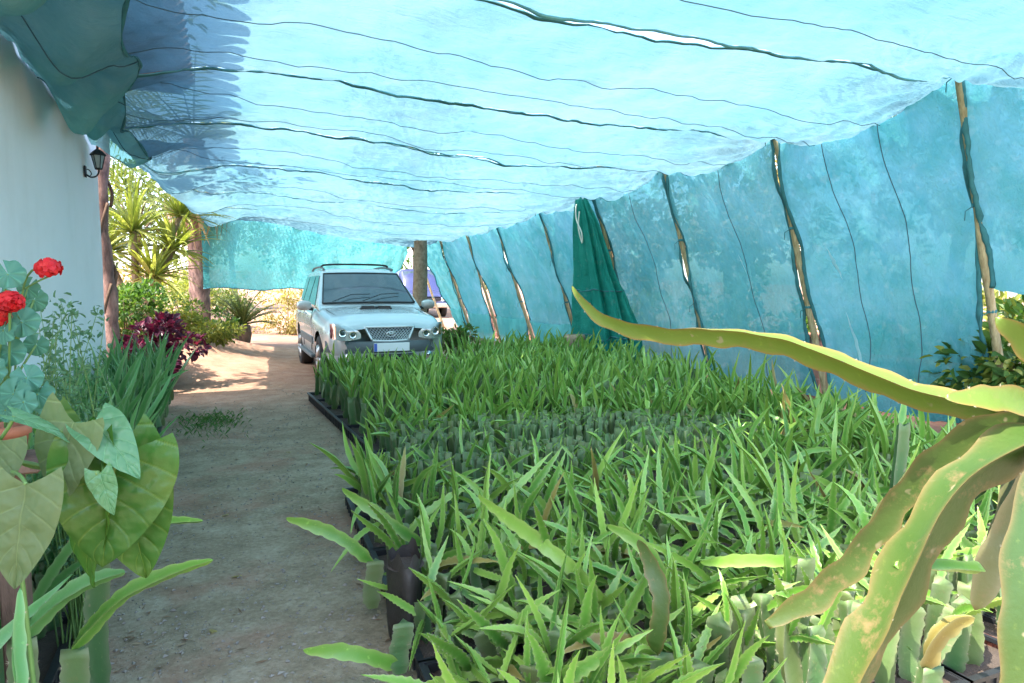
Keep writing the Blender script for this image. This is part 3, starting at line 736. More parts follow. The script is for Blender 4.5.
# side windows
for s in (-1, 1):
    for (ya, yb, yc, yd) in ((1.78, 2.72, 2.32, 2.72), (2.80, 3.60, 2.80, 3.60), (3.68, 4.36, 3.68, 4.22)):
        def sw(u, v):
            z = lerp(1.17, 1.66, v); y = lerp(lerp(ya, yc, v), lerp(yb, yd, v), u); return (s*(cab_x(y, z)+.010), y, z)
        mb = MB(); mb.grid(sw, 8, 5); g = mb.build('side_window', 'glass', car, True)
    for yd_ in (1.62, 2.76, 3.64):                                  # door shut lines
        mb = MB(); mb.tube([(s*(.922 if z < 1 else .90 if z < 1.1 else .80), yd_, z) for z in (.45, .7, .95, 1.08)], .006, 4); mb.build('door_gap', 'black_trim', car)
    for yd_ in (2.52, 3.44):
        mb = MB(); mb.box((s*.93-.018, yd_-.10, .99), (s*.93+.018, yd_+.10, 1.03), 0, .008); mb.build('door_handle', 'silver', car)
    mb = MB(); mb.box((min(s*.915, s*.945), 1.4, .56), (max(s*.915, s*.945), 3.12, .68), 0, .012); mb.build('side_moulding', 'grey_trim', car)
    mb = MB(); mb.box((min(s*.84, s*.97), 1.36, .34), (max(s*.84, s*.97), 3.12, .40), 0, .015); mb.build('running_board', 'grey_trim', car)
    # mirrors
    mb = MB(); mb.lathe([(0, -.115), (.055, -.11), (.085, -.07), (.095, .0), (.085, .07), (.055, .11), (0, .115)], 16, 'x', (0, 0, 0))
    for q in range(len(mb.v)): x_, y_, z_ = mb.v[q]; mb.v[q] = (x_, y_*.7, z_*.85)
    mr = mb.build('wing_mirror', 'silver', car, True, (s*1.03, 1.60, 1.17))
    mb = MB(); mb.tube([(-s*.14, .02, -.06), (-s*.05, .0, -.04)], .03, 8); mb.build('mirror_arm', 'black_trim', mr, True)
    # roof rail
    mb = MB(); mb.tube(smoothpath([(s*.60, 2.42, 1.768), (s*.59, 2.7, 1.80), (s*.585, 3.2, 1.825), (s*.58, 3.9, 1.815), (s*.58, 4.2, 1.775)], 20), .020, 8); mb.build('roof_rail', 'grey_trim', car, True)
    # headlight: housing, clear lens, bulbs, amber indicator
    def hl(u, v, off=.0):
        x = lerp(.425, .835, u); z = lerp(.735-.03*math.sin(PI*u), .80+.165*u**.55-.03*max(0, u-.8)*5*.6, v)
        y = max(interp([0,.64,.74,.83,.89],[0,0,.05,.16,.40],x), interp([.86,.93,.985,1.03],[0,.05,.16,.4],z))
        return (s*x, y-.022-off, z)
    mb = MB(); mb.grid(lambda u, v: hl(u, v, .0), 14, 8); lt = mb.build('headlight', 'lamp_inner', car, True)
    for (u, v, r_) in ((.28, .46, .052), (.62, .50, .058)):
        c = hl(u, v, .004); mb = MB(); mb.lathe([(r_, -.014), (r_*.9, -.016), (r_*.55, .0), (0, .004)], 18, 'y', c); mb.build('lamp_bowl', 'black_trim' if u > .9 else 'chrome', lt, True)
        mb = MB(); mb.lathe([(r_*1.12, -.004), (r_*1.05, -.018), (r_*.96, -.016)], 18, 'y', c); mb.lathe([(0, -.02), (r_*.42, -.014), (r_*.45, -.0)], 12, 'y', c); mb.build('lamp_ring', 'grey_trim', lt, True)
    mb = MB(); mb.grid(lambda u, v: hl(lerp(.82, .98, u), lerp(.15, .85, v), .006), 4, 4); mb.build('indicator', 'amber', lt, True)
    mb = MB(); mb.grid(lambda u, v: hl(u, v, .030), 14, 8); mb.build('lens', 'lens', lt, True)
    # fog lamps
    mb = MB(); mb.lathe([(0, -.03), (.05, -.025), (.06, 0)], 16, 'y', (s*.58, .02, .47)); mb.build('fog_lamp', 'chrome', car, True)
mb = MB(); mb.tube(smoothpath([(-.59, 2.78, 1.80), (-.56, 2.76, 1.85), (-.3, 2.74, 1.868), (.3, 2.74, 1.868), (.56, 2.76, 1.85), (.59, 2.78, 1.80)], 24), .020, 8, 0, True, .7); mb.build('roof_bar', 'black_trim', car, True)
# bonnet scoop
mb = MB()
for s in (-1, 1):
    mb.box((min(s*.03, s*.23), .935, 1.10), (max(s*.03, s*.23), .96, 1.172))
mb.build('scoop_mouth', 'black_trim', car)
mb = MB(); mb.grid(lambda u, v: (lerp(-.27, .27, u)*(1-.08*v), lerp(.96, 1.34, v), lerp(1.155, 1.166, v)+.006*math.sin(PI*u)-.03*(abs(2*u-1)**6)), 16, 6)
mb.add([(-.25, .985, 1.12), (-.25, .985, 1.15), (-.27, 1.34, 1.15)], [(0, 1, 2)]); mb.build('bonnet_scoop', 'silver', car, True)
for s in (-1, 1):
    mb = MB(); mb.tube([(s*.66, .30, 1.008), (s*.70, .8, 1.066), (s*.73, 1.32, 1.112)], .005, 5); mb.build('bonnet_gap', 'grey_trim', car)
# grille
def gr(u, v, off=0.):
    z = lerp(.70, .895, v); hw = lerp(.265, .36, v); x = lerp(-hw, hw, u); return (x, -.05+.04*(x/.4)**2-off+.03*v, z-.012*(1-(x/hw)**2)*(1-v))
mb = MB(); mb.grid(lambda u, v: gr(u, v), 16, 6); gl = mb.build('grille', 'black_trim', car, True)
mb = MB(); fr = [gr(q/16, 0, .012) for q in range(17)]+[gr(1, q/6, .012) for q in range(7)]+[gr(1-q/16, 1, .012) for q in range(17)]+[gr(0, 1-q/6, .012) for q in range(7)]
mb.tube(fr, .02, 8); mb.build('grille_frame', 'silver', gl, True)
mb = MB()
for q in range(-5, 15):
    for sg in (-1, 1):
        pts = []
        for w_ in range(9):
            u = q/14+w_/8*.28 if sg > 0 else q/14+.28-w_/8*.28
            if 0 < u < 1: pts.append(gr(u, w_/8, .008))
        if len(pts) > 1: mb.tube(pts, .0060, 4)
mb.build('grille_mesh', 'mesh_grey', gl)
# oval badge with a slanted H
c = Vector(gr(.5, .5, .03)); mb = MB()
mb.tube([c+Vector((.062*math.cos(2*PI*q/28), -.003, .036*math.sin(2*PI*q/28))) for q in range(29)], .006, 6)
for dx in (-.022, .022): mb.tube([c+Vector((dx-.008, -.004, -.027)), c+Vector((dx+.010, -.004, .027))], .0075, 6)
mb.tube([c+Vector((-.024, -.004, -.008)), c+Vector((.0, -.004, .004)), c+Vector((.024, -.004, .006))], .006, 6); mb.build('emblem', 'chrome', gl, True)
# bumper, lower intake, plate
def bp(u, v):
    x = lerp(-.885, .885, u); z = lerp(.52, .69, v); e = abs(x)/.885
    return (x, -.10+.30*e**5+.10*e**2+.02*(2*v-1)**2, z)
mb = MB(); mb.grid(bp, 36, 6)
bm_ = mb.build('bumper', 'grey_trim', car, True)
mb = MB(); mb.grid(lambda u, v: (lerp(-.86, .86, u), (-.085+.28*abs(2*u-1)**5+.08*abs(2*u-1)**2)+.04*(1-v), lerp(.36, .515, v)), 30, 5); mb.build('lower_bumper', 'silver', car, True)
mb = MB(); mb.grid(lambda u, v: (lerp(-.36, .36, u), -.092+.03*(1-v)+.05*(2*u-1)**2*.3, lerp(.40, .50, v)), 10, 3); li = mb.build('lower_intake', 'black_trim', car)
mb = MB()
for q in range(3): mb.tube([(-.35, -.085+.03*(1-q/2), .42+q*.03), (.35, -.085+.03*(1-q/2), .42+q*.03)], .006, 5)
mb.build('intake_bars', 'grey_trim', li)
mb = MB(); mb.box((-.26, -.128, .545), (.26, -.112, .665), 0, .004); pl = mb.build('number_plate', 'plate', car)
mb = MB(); mb.box((-.258, -.131, .548), (-.215, -.1285, .662)); mb.build('plate_band', 'plate_blue', pl)
for x in (-.80, .80):
    for y in (.88, 3.63): wheel(car, x, y)
mb = MB(); mb.grid(lambda u, v: (lerp(-.6, .6, u), 4.655-.05*v, lerp(1.2, 1.62, v)), 8, 4); mb.build('rear_window', 'glass', car, True)

# purple pickup beyond the trunk
P = Vector((7.5, 26.2, gz(7.5, 26.2)))
van = thing('parked_van', 'purple blue van parked in the sun behind the brown tree trunk', 'van', P)
stv = [(0, .62, .70, .40, .72, .84, .6, .02), (.2, .82, .86, .38, .8, .98, .7, .03), (1.0, .86, .88, .34, .86, 1.05, .74, .03), (1.4, .86, .88, .34, .95, 1.55, .70, .03),
       (1.9, .86, .88, .34, 1.0, 1.95, .70, .04), (4.2, .86, .88, .34, 1.0, 1.95, .70, .04), (4.45, .82, .84, .42, 1.0, 1.85, .66, .03)]
V, Fc = loft_body(stv); obj('body', cut_arches('body', mesh('body', V, Fc, ['purple_paint', 'black_trim']), (.85, 3.5), .40, .86, None), van)
mb = MB(); mb.grid(lambda u, v: (lerp(-.66, .66, u), lerp(1.12, 1.78, v)-.03, lerp(1.14, 1.86, v)+.02), 8, 4); mb.build('windscreen', 'glass', van, True)
for s in (-1, 1):
    mb = MB(); mb.grid(lambda u, v: (s*lerp(.90, .79, v), lerp(1.9, 4.1, u), lerp(1.10, 1.72, v)), 6, 3); mb.build('side_window', 'glass', van, True)
    mb = MB(); mb.lathe([(0, -.05), (.09, -.04), (.11, 0)], 16, 'y', (s*.55, .03, .76)); mb.build('headlight', 'chrome', van, True)
    for y in (.85, 3.5): wheel(van, s*.76, y, .33, .22)
mb = MB(); mb.box((-.78, -.10, .42), (.78, .06, .60), 0, .03); mb.build('bumper', 'chrome', van)
mb = MB(); mb.box((-.42, -.03, .68), (.42, .01, .80), 0, .01); mb.build('grille', 'black_trim', van)

# ------------------------------------------------------------------ CACTI
def cactus_arrays(L, r, bend, segs, seed, scallop=.2, tipstart=.55, flat=1., curl=0., ribs=3, valley=.34):
    q = random.Random(seed); V = []; rib = []; al = []; sh = []
    pos = Vector((0, 0, 0)); ang = 0.; n2 = ribs*2; ph = q.uniform(0, 6.28); tw = q.uniform(-.9, .9); kink = [q.uniform(-1, 1) for _ in range(segs+1)]
    prev = pos.copy()
    for i in range(segs+1):
        t = i/segs; ang = bend*t**1.3+.10*math.sin(t*7+ph)+.03*kink[i]; lat = curl*t+.06*math.sin(t*5+ph*2)
        d = Vector((math.sin(ang)*math.cos(lat), math.sin(lat), math.cos(ang)*math.cos(lat)))
        if i: pos = pos+d*(L/segs)
        a = Vector((math.cos(ang), 0, -math.sin(ang))); a = (a-d*a.dot(d)).normalized(); b = d.cross(a)
        w = min(1, .55+t*2.2)*(1. if t < tipstart or tipstart > .9 else max(.05, 1-((t-tipstart)/(1-tipstart))**1.35*.97))
        w *= 1+.07*kink[i]
        for j in range(n2):
            qa = 2*PI*j/n2+tw*t+ph
            if j % 2 == 0: rr = r*w*(1+(scallop*(.5 if i % 2 else -.5)))
            else: rr = r*w*valley
            V.append(pos+a*(rr*math.cos(qa))+b*(rr*flat*math.sin(qa))); rib.append(1. if j % 2 == 0 else 0.); al.append(t); sh.append(j//2+1 if j % 2 == 0 else 0)
    Fc = [(i*n2+j, i*n2+(j+1) % n2, (i+1)*n2+(j+1) % n2, (i+1)*n2+j) for i in range(segs) for j in range(n2)]
    e = segs*n2; Fc += [(e, e+1, e+2, e+3), (e, e+3, e+4, e+5)] if n2 == 6 else []
    V = np.array([tuple(v) for v in V]); 
    return V, Fc, np.array(rib), np.array(al), np.array(sh)
def add_spines(V, Fc, n2, segs, q, every=2, ln=.006):
    V = [tuple(v) for v in V]; Fc = list(Fc); mi = [0]*len(Fc)
    ctr = [Vector(np.mean([V[i*n2+j] for j in range(n2)], axis=0)) for i in range(segs+1)]
    for i in range(2, segs, every):
        for j in range(0, n2, 2):
            p = Vector(V[i*n2+j]); o = (p-ctr[i]).normalized(); s = Vector((o.y, o.z, o.x))*.0011; b = len(V)
            ax = (ctr[i]-ctr[i-1]).normalized()
            for kx in (-1, 0, 1):
                b = len(V); tip = p+(o+ax*kx*.7).normalized()*ln*q.uniform(.6, 1.3); V += [tuple(p+s-o*.002), tuple(p-s-o*.002), tuple(tip)]; Fc.append((b, b+1, b+2)); mi.append(1)
    return V, Fc, mi
class Proto: pass
def make_proto(kind, seed):
    q = random.Random(seed*31+{'shoot': 1, 'slender': 2, 'stem': 3, 'upright': 4, 'dried': 5}[kind]); p = Proto()
    if kind in ('shoot', 'dried'): a = dict(L=q.uniform(.34, .66), r=q.uniform(.019, .029), bend=q.choice([.25, .45, .7, 1.1, -.4]), curl=q.uniform(-.5, .5), flat=q.uniform(.75, 1), scallop=.32, tipstart=.52, valley=.30)
    elif kind == 'upright': a = dict(L=q.uniform(.24, .44), r=q.uniform(.018, .026), bend=q.choice([.1, .3, .45, -.2]), curl=q.uniform(-.3, .3), flat=.85, scallop=.3)
    elif kind == 'slender': a = dict(L=q.uniform(.42, .70), r=q.uniform(.017, .026), bend=q.choice([.2, .4, .6, .15]), curl=q.uniform(-.25, .25), flat=.8, scallop=.2)
    else: a = dict(L=q.uniform(.26, .38), r=q.uniform(.036, .050), bend=q.uniform(-.1, .15), scallop=.14, tipstart=.95, flat=q.uniform(.55, 1), valley=.42)
    segs = {'dried': 22, 'shoot': 26, 'upright': 18, 'slender': 24, 'stem': 16}[kind]
    V, Fc, rib, al, sh = cactus_arrays(segs=segs, seed=seed*7+3, **a)
    if kind == 'stem': V[-6:, 2] += np.array([q.uniform(-.012, .012) for _ in range(6)])
    V2, F2, mi = add_spines(V, Fc, 6, segs, q, 2, .009 if kind == 'stem' else .0055)
    ex = len(V2)-len(V)
    mat = {'dried': 'dry', 'shoot': 'shoot', 'upright': 'shoot', 'slender': 'slender', 'stem': 'stem'}[kind]
    p.me = mesh(kind if kind == 'stem' else 'shoot', V2, F2, [mat, 'spine'], True, {'rib': list(rib)+[0]*ex, 'along': list(al)+[0]*ex, 'tint': [0]*len(V2)}, mi, list(sh)+[0]*ex)
    lo = {'dried': 10, 'shoot': 12, 'upright': 9, 'slender': 11, 'stem': 5}[kind]
    p.V, Fq, p.rib, p.al, p.sh = cactus_arrays(segs=lo, seed=seed*7+3, **{**a, 'scallop': .16})
    p.F = np.array(Fq); p.mat = mat; p.L = a['L']
    return p
PR = {k: [make_proto(k, s) for s in range(n)] for k, n in (('shoot', 14), ('upright', 8), ('slender', 8), ('stem', 6), ('dried', 4))}
MATI = {'shoot': 0, 'slender': 1, 'stem': 2, 'dry': 3}

def plant_spec(x, y, z, zone, q):
    """-> list of (kind, index, matrix in plant space)"""
    out = []; hs = 1.
    st_i = q.randrange(6); sz = {'front': q.uniform(.95, 1.25), 'mid': q.uniform(.5, .85), 'low': q.uniform(.45, .65), 'stump': q.uniform(.75, .95), 'back': q.uniform(1.0, 1.3), 'left': q.uniform(.8, 1.1)}[zone]
    tilt = Matrix.Rotation(q.gauss(0, .09), 4, 'X')@Matrix.Rotation(q.gauss(0, .09), 4, 'Y')
    out.append(('stem', st_i, tilt@Matrix.Rotation(q.uniform(0, 6.28), 4, 'Z')@Matrix.Diagonal((.66, .66, sz, 1) if zone == 'stump' else (1, 1, sz, 1))))
    h = PR['stem'][st_i].L*sz
    def sh(kind, ti, az, f, s):
        if kind == 'shoot' and q.random() < .025: kind = 'dried'
        i = q.randrange(len(PR[kind])); b = tilt@Vector((0, 0, h*f))
        out.append((kind, i, Matrix.Translation(b)@Matrix.Rotation(az, 4, 'Z')@Matrix.Rotation(ti, 4, 'Y')@Matrix.Translation((.012, 0, -.01))@Matrix.Rotation(q.uniform(-.6, .6), 4, 'Z')@Matrix.Diagonal((s, s, s, 1))))
    if zone == 'front':
        if q.random() < .35: sh('upright', q.uniform(.6, 1.3), q.uniform(0, 6.28), q.uniform(.5, .9), q.uniform(.5, .9))
        if q.random() < .6: sh('shoot', q.uniform(.3, 1.1), q.uniform(0, 6.28), q.uniform(.75, .95), q.uniform(.5, 1.))
    elif zone == 'mid':
        n = q.choice([2, 2, 3, 3]) if y > 3.1 else q.choice([3, 4, 4, 5])
        a0 = q.gauss(2.4, 1.1) if q.random() < .55 else q.uniform(0, 6.28)
        for k in range(n): sh('shoot', min(1.6, abs(q.gauss(.62 if y > 3.1 else .92, .45))), a0+k*q.uniform(1.2, 2.6), q.uniform(.5, .98), q.uniform(.55, 1.12)*(.86 if y < 3.1 else .95))
    elif zone == 'low':
        for k in range(q.choice([1, 1, 2])): sh('shoot', q.uniform(.7, 1.45), q.uniform(0, 6.28), q.uniform(.6, .98), q.uniform(.5, .85))
    elif zone == 'stump':
        for k in range(q.choice([0, 1, 1, 2, 2])): sh('upright', q.uniform(.2, 1.2), q.uniform(0, 6.28), q.uniform(.85, .97), q.uniform(.16, .34) if q.random() < .9 else q.uniform(.5, .9))
    elif zone == 'back':
        for k in range(q.choice([1, 2, 2, 3])): sh('upright', abs(q.gauss(.15, .3)), q.uniform(0, 6.28), q.uniform(.8, .98), q.uniform(.65, 1.15))
    else:
        for k in range(q.choice([2, 3, 3])): sh('slender', abs(q.gauss(.22, .3)), q.uniform(0, 6.28), q.uniform(.55, .95), q.uniform(.8, 1.15))
    return out
plants = []
def bed_zone(x, y):
    if y < 1.86: return 'front' if x > 1.5 else 'mid'
    if 3.45 < y < 4.25 and 1.05 < x < 3.5: return 'low'
    if y < 4.25: return 'mid'
    if y < 5.75 and x < 3.9+.6*math.sin(y*3): return 'stump' if (y > 4.6 or x > 1.0) else 'mid'
    if y < 6.2: return 'mid'
    return 'back'
def xedge(y): return lerp(.62, .74, (y-1.8)/3.1) if y < 4.95 else lerp(1.18, .98, (y-5)/4.4)
q = random.Random(11); y = 1.60; row = 0
while y < 11.2:
    sp = .118 if y < 1.95 else (.148 if y < 4.2 else (.088 if y < 5.8 else (.12 if y < 6.3 else .15)))
    x = xedge(y)+.07+(row % 2)*sp*.5
    xmax = 5.35 if y < 7 else 5.6
    while x < xmax:
        px, py = x+q.gauss(0, .018), y+q.gauss(0, .018)
        if y > 9.25 and px < 3.55: x += sp; continue
        if 4.80 < y < 5.06 and x < 3.2: x += sp; continue
        if y < 2.0 and abs(px-2.72) < .10 and False: x += sp; continue
        if y > 2.3 and q.random() < .05: x += sp; continue
        if not (y < 2.6 and x > 3.6) and not (y < 1.66 and x > 2.60): plants.append((px, py, .055, bed_zone(px, py)))
        x += sp
    y += sp*.92; row += 1
for k in range(185):                                        # planted along the house wall
    y = 1.7+7.9*(k/185)**1.15+q.uniform(-.1, .1); x = q.uniform(-1.22, -.62)
    if y < 3.2: x = q.uniform(-1.22, -.70)
    plants.append((x, y, .055, 'left'))
# rank by how large they show
rank = []
for i, (x, y, z, zn) in enumerate(plants):
    pr = proj(Vector((x, y, z+.4)))
    if pr is None: continue
    vis = -60 < pr[0] < 1084 and -80 < pr[1] < 760
    sc = pr[2]*(1. if zn != 'stump' else 1.6)
    rank.append((0 if vis else 1, sc, i))
rank.sort(); N_IND = 296
indiv = [i for v, s_, i in rank if v == 0][:N_IND]; indset = set(indiv)
ZL = {'front': ('short cut cactus stem standing upright in the bare edge row of the bed', 'cut cactus stems in the edge row of the near bed'),
      'edge': ('young cactus at the path side of the near bed, shoots leaning towards the path', 'young cacti along the path side of the near bed'),
      'low': ('low young cactus with shoots lying almost flat before the grey green stumps', 'low young cacti before the stumps'),
      'mid': ('young cactus with broad toothed shoots packed in the middle of the near bed', 'young cacti packed in the near bed'),
      'far': ('young cactus with broad shoots in the far half of the near bed', 'young cacti in the far half of the near bed'),
      'stump': ('leafless cut cactus stem among the grey green stumps between the two beds', 'cut cactus stumps between the beds'),
      'back': ('young upright cactus in the second bed before the silver car', 'young cacti in the second bed'),
      'left': ('slender leaved young cactus planted along the foot of the white wall', 'slender cacti along the house wall')}
big_v = []; big_f = []; big_mi = []; big_rib = []; big_al = []; big_t = []; big_sh = []; off = 0; sid = 1
for i, (x, y, z, zn) in enumerate(plants):
    spec = plant_spec(x, y, z, zn, q)
    if i in indset:
        key = zn
        if zn == 'mid': key = 'edge' if x < xedge(y)+.28 else ('far' if y > 3.6 else 'mid')
        t = thing('cactus_plant', ZL[key][0], 'cactus', (x, y, z), 0, ZL[key][1])
        for kd, k, mt in spec:
            obj('stem' if kd == 'stem' else 'shoot', PR[kd][k].me, t, mat=mt)
    elif zn == 'left' or proj(Vector((x, y, .4))) is not None:
        for kd, k, mt in spec:
            p = PR[kd][k]; m3 = np.array(mt); V = p.V@m3[:3, :3].T+m3[:3, 3]+np.array([x, y, z])
            big_v.append(V); big_f.append(p.F+off); big_mi.append(np.full(len(p.F), MATI[p.mat])); big_rib.append(p.rib); big_al.append(p.al)
            big_t.append(np.full(len(V), q.random())); big_sh.append(p.sh*0+np.where(p.sh > 0, p.sh+sid*4, 0)); sid += 1; off += len(V)
tag(obj('cactus_mass', mesh('cactus_mass', np.concatenate(big_v), np.concatenate(big_f), ['shoot', 'slender', 'stem', 'dry'], True,
    {'rib': np.concatenate(big_rib), 'along': np.concatenate(big_al), 'tint': np.concatenate(big_t)}, np.concatenate(big_mi).tolist(), np.concatenate(big_sh))),
    'dense mass of young green cactus cuttings filling the beds farther back', 'cactus', kind='stuff')
# hand-placed single shoots that reach out over the path
def reach(pts, width, label, mat='shoot', n=30, group=None, root=None, nm='cactus_plant'):
    """one cactus plant with a single long shoot laid along measured points"""
    P = smoothpath(pts, n); base = root or P[0]
    t = thing(nm, label, 'cactus', (base.x, base.y, .055), 0, group)
    stem_along('shoot', P, width, mat, t, 31)
    o = obj('stem', PR['stem'][1].me, t); o.scale = (1, 1, max(.6, (base.z-.05)/PR['stem'][1].L))
    return t
def stem_along(name, P, width, mat, parent, seed, notch=.055, ribs=3, valley=.3, roll=0., tip=.6, flat=1., spl=.0042, face=False, end=.05, amp=.16):
    q = random.Random(seed); n = len(P)-1; ln = [0.]
    for i in range(n): ln.append(ln[-1]+(P[i+1]-P[i]).length)
    tot = ln[-1]; m = max(24, int(tot/notch)*8); V = []; rib = []; al = []; sh = []; n2 = ribs*2
    def pt(s):
        i = max(0, min(n-1, int(np.searchsorted(ln, s)-1))); u = (s-ln[i])/max(1e-6, ln[i+1]-ln[i]); return P[i].lerp(P[i+1], min(1, max(0, u)))
    o0 = parent.matrix_world.translation if False else Vector(parent.location)
    a = None; ctr = []
    for i in range(m+1):
        s = tot*i/m; t = i/m; c = pt(s); d = (pt(min(tot, s+.01))-pt(max(0, s-.01))).normalized()
        if a is None:
            a = d.cross(Vector((0, 0, 1)));  a = a.normalized() if a.length > .1 else Vector((1, 0, 0))
        if face: a = C0-c
        a = (a-d*a.dot(d)).normalized(); b = d.cross(a)
        w = 1. if t < tip else max(end, math.sqrt(max(0, 1-((t-tip)/(1-tip))**2)))
        w *= min(1, .45+t*5)*(1+.05*math.sin(t*13+seed))
        for j in range(n2):
            qa = 2*PI*j/n2+roll+.25*math.sin(t*4+seed)
            if j % 2 == 0:
                f = ((i+3*j) % 8)/8; rr = width*w*(1-amp*(.5+.5*math.cos(2*PI*f**.75)))*(1+.10*fbm(s*14, j*3., seed, 3)+.012*q.uniform(-1, 1))
            else: rr = width*w*valley
            V.append(c-o0+a*(rr*math.cos(qa))+b*(rr*flat*math.sin(qa))); rib.append(1. if j % 2 == 0 else 0.); al.append(t); sh.append(j//2+1 if j % 2 == 0 else 0)
    Fc = [(i*n2+j, i*n2+(j+1) % n2, (i+1)*n2+(j+1) % n2, (i+1)*n2+j) for i in range(m) for j in range(n2)]
    Fc += [tuple(range(m*n2, m*n2+n2)), tuple(range(n2-1, -1, -1))]
    V2, F2, mi = add_spines(V, Fc, n2, m, q, 8, spl); ex = len(V2)-len(V)
    return obj(name, mesh(name, V2, F2, [mat, 'spine'], True, {'rib': rib+[0]*ex, 'along': al+[0]*ex, 'tint': [q.random()]*len(V2)}, mi, sh+[0]*ex), parent)
def pp(*a): return [at(*p) for p in a]
reach(pp((372,562,3.05),(345,540,3.02),(310,524,2.98),(286,518,2.95)), .034, 'cactus whose long dark shoot reaches flat out over the path, topmost of the two')
reach(pp((400,665,2.55),(370,656,2.5),(335,650,2.46),(303,650,2.42)), .034, 'cactus whose pale shoot reaches out low over the path, nearest the viewer')
reach(pp((425,545,3.15),(390,522,3.15),(362,502,3.15),(342,488,3.15)), .032, 'cactus with a straight shoot angled up over the path from the bed corner')
reach(pp((612,610,2.6),(575,570,2.65),(545,545,2.7),(505,515,2.8),(478,495,2.85)), .036, 'cactus with one very long bowed shoot across the near corner of the bed')
reach(pp((665,600,2.5),(655,560,2.5),(628,535,2.52),(607,525,2.55)), .03, 'cactus with a twisted yellow green shoot at the front of the bed')
reach(pp((800,560,2.6),(745,560,2.62),(700,562,2.66)), .03, 'cactus with a yellow tipped shoot lying over the others')
reach(pp((655,655,2.2),(662,600,2.2),(650,560,2.25),(638,540,2.3)), .036, 'cactus with a thick brownish twisted shoot at the front edge row', 'big')
reach(pp((900,425,3.9),(905,395,3.95),(912,380,4.0)), .024, 'tall cactus shoot rising in front of the big arching cactus stem')
reach(pp((72,650,2.0),(118,600,1.98),(165,575,1.98),(213,560,2.0)), .026, 'cactus with a thin dark shoot reaching from the left bed over the path')
reach(pp((20,640,1.9),(60,600,1.88),(95,580,1.86),(125,572,1.84)), .028, 'cactus with a pale green shoot below the big heart shaped leaves', 'slender')
reach(pp((95,540,2.35),(140,524,2.33),(175,521,2.33),(203,521,2.34)), .02, 'cactus with a short flat shoot peeping out beside the big heart shaped leaves')

# trays and soil under the beds
def tray(x, y, w, d, rz, label, group, mat='black_plastic', hz=.10):
    t = thing('seedling_tray', label, 'tray', (x, y, .012), rz, group)
    mb = MB(); b = .012
    mb.box((-w/2, -d/2, 0), (w/2, -d/2+b, hz)); mb.box((-w/2, d/2-b, 0), (w/2, d/2, hz)); mb.box((-w/2, -d/2+b, 0), (-w/2+b, d/2-b, hz)); mb.box((w/2-b, -d/2+b, 0), (w/2, d/2-b, hz))
    mb.box((-w/2+b, -d/2+b, 0), (w/2-b, d/2-b, .01))
    for k in range(9):
        u = -w/2+w*(k+.5)/9; mb.box((u-.008, -d/2-.008, .0), (u+.008, -d/2+.001, hz-.02)); mb.box((u-.008, d/2-.001, .0), (u+.008, d/2+.008, hz-.02))
    for k in range(7):
        u = -d/2+d*(k+.5)/7; mb.box((-w/2-.008, u-.008, 0), (-w/2+.001, u+.008, hz-.02)); mb.box((w/2-.001, u-.008, 0), (w/2+.008, u+.008, hz-.02))
    mb.build('tray_shell', mat, t)
    mb = MB(); r0, r1 = .0, .018
    for (a, c) in (((-w/2-r1, -d/2-r1), (w/2+r1, -d/2+.002)), ((-w/2-r1, d/2-.002), (w/2+r1, d/2+r1)), ((-w/2-r1, -d/2+.002), (-w/2+.002, d/2-.002)), ((w/2-.002, -d/2+.002), (w/2+r1, d/2-.002))):
        mb.box((*a, hz-.012), (*c, hz+.004))
    mb.build('tray_rim', 'black_plastic', t)
    mb = MB(); mb.grid(lambda u, v: (lerp(-w/2+b, w/2-b, u), lerp(-d/2+b, d/2-b, v), hz-.028+.012*fbm(u*9+x, v*9+y, 2)), 14, 10); mb.build('tray_soil', 'soil', t, True)
for k in range(7):
    yc = 5.36+k*.575; tray(xedge(yc)+.17, yc, .40, .55, .045, 'black plastic tray along the path side of the second bed, %s counted towards the car' % ORD[k], 'black trays edging the second bed')
for k in range(5):
    yc = 2.06+k*.575; tray(xedge(yc)+.19, yc, .40, .55, -.04, 'black plastic tray along the path side of the near bed, %s counted towards the car' % ORD[k], 'black trays edging the near bed')
for k in range(4):
    tray(.95+.56*k+.02, 1.68, .54, .36, 0, 'black tray below the cut cactus stems of the near edge, %s from the path' % ORD[k], 'trays along the near edge of the bed')
tray(2.92, 1.88, .42, .50, .10, 'rusty red seedling tray with a black rim under the big arching cactus', None, 'red_plastic', .11)
for k in range(10):
    yc = 1.8+k*.60; tray(-.80, yc, .36, .57, .01, 'black plastic tray at the foot of the wall bed, %s counted towards the purple bush' % ORD[k], 'black trays edging the wall bed')
def soil_sheet(poly, z):
    return poly
mb = MB(); mb.grid(lambda u, v: (lerp(xedge(lerp(1.85, 9.25, v))+.40, 5.5, u), lerp(1.9, 9.25, v), .052+.02*fbm(u*30, v*40, 0)), 60, 70)
mb.grid(lambda u, v: (lerp(3.5, 5.7, u), lerp(9.26, 11.2, v), .05+.015*fbm(u*20, v*20, 9)), 20, 20)
mb.grid(lambda u, v: (lerp(WX+.02, -1.0, u), lerp(1.4, 9.4, v), .055+.02*fbm(u*5, v*40, 4)), 8, 60)
tag(mb.build('planting_soil', 'soil', None, True), kind='structure')
mb = MB(); P = Vector((.60, 2.98, .10))
bag = thing('grow_bag', 'torn dark brown grow bag standing at the path corner of the near bed', 'bag', (.66, 2.72, .03))
def bagf(u, v):
    a = 2*PI*u; r_ = .085*(1+.12*math.sin(a*3)+.10*fbm(u*6, v*3, 2)); return (r_*math.cos(a)*.8, r_*1.1*math.sin(a), .36*v+(.05*fbm(u*12, 3, 3) if v > .9 else 0))
mb.grid(bagf, 30, 12); mb.build('bag_sheet', 'bag', bag, True)
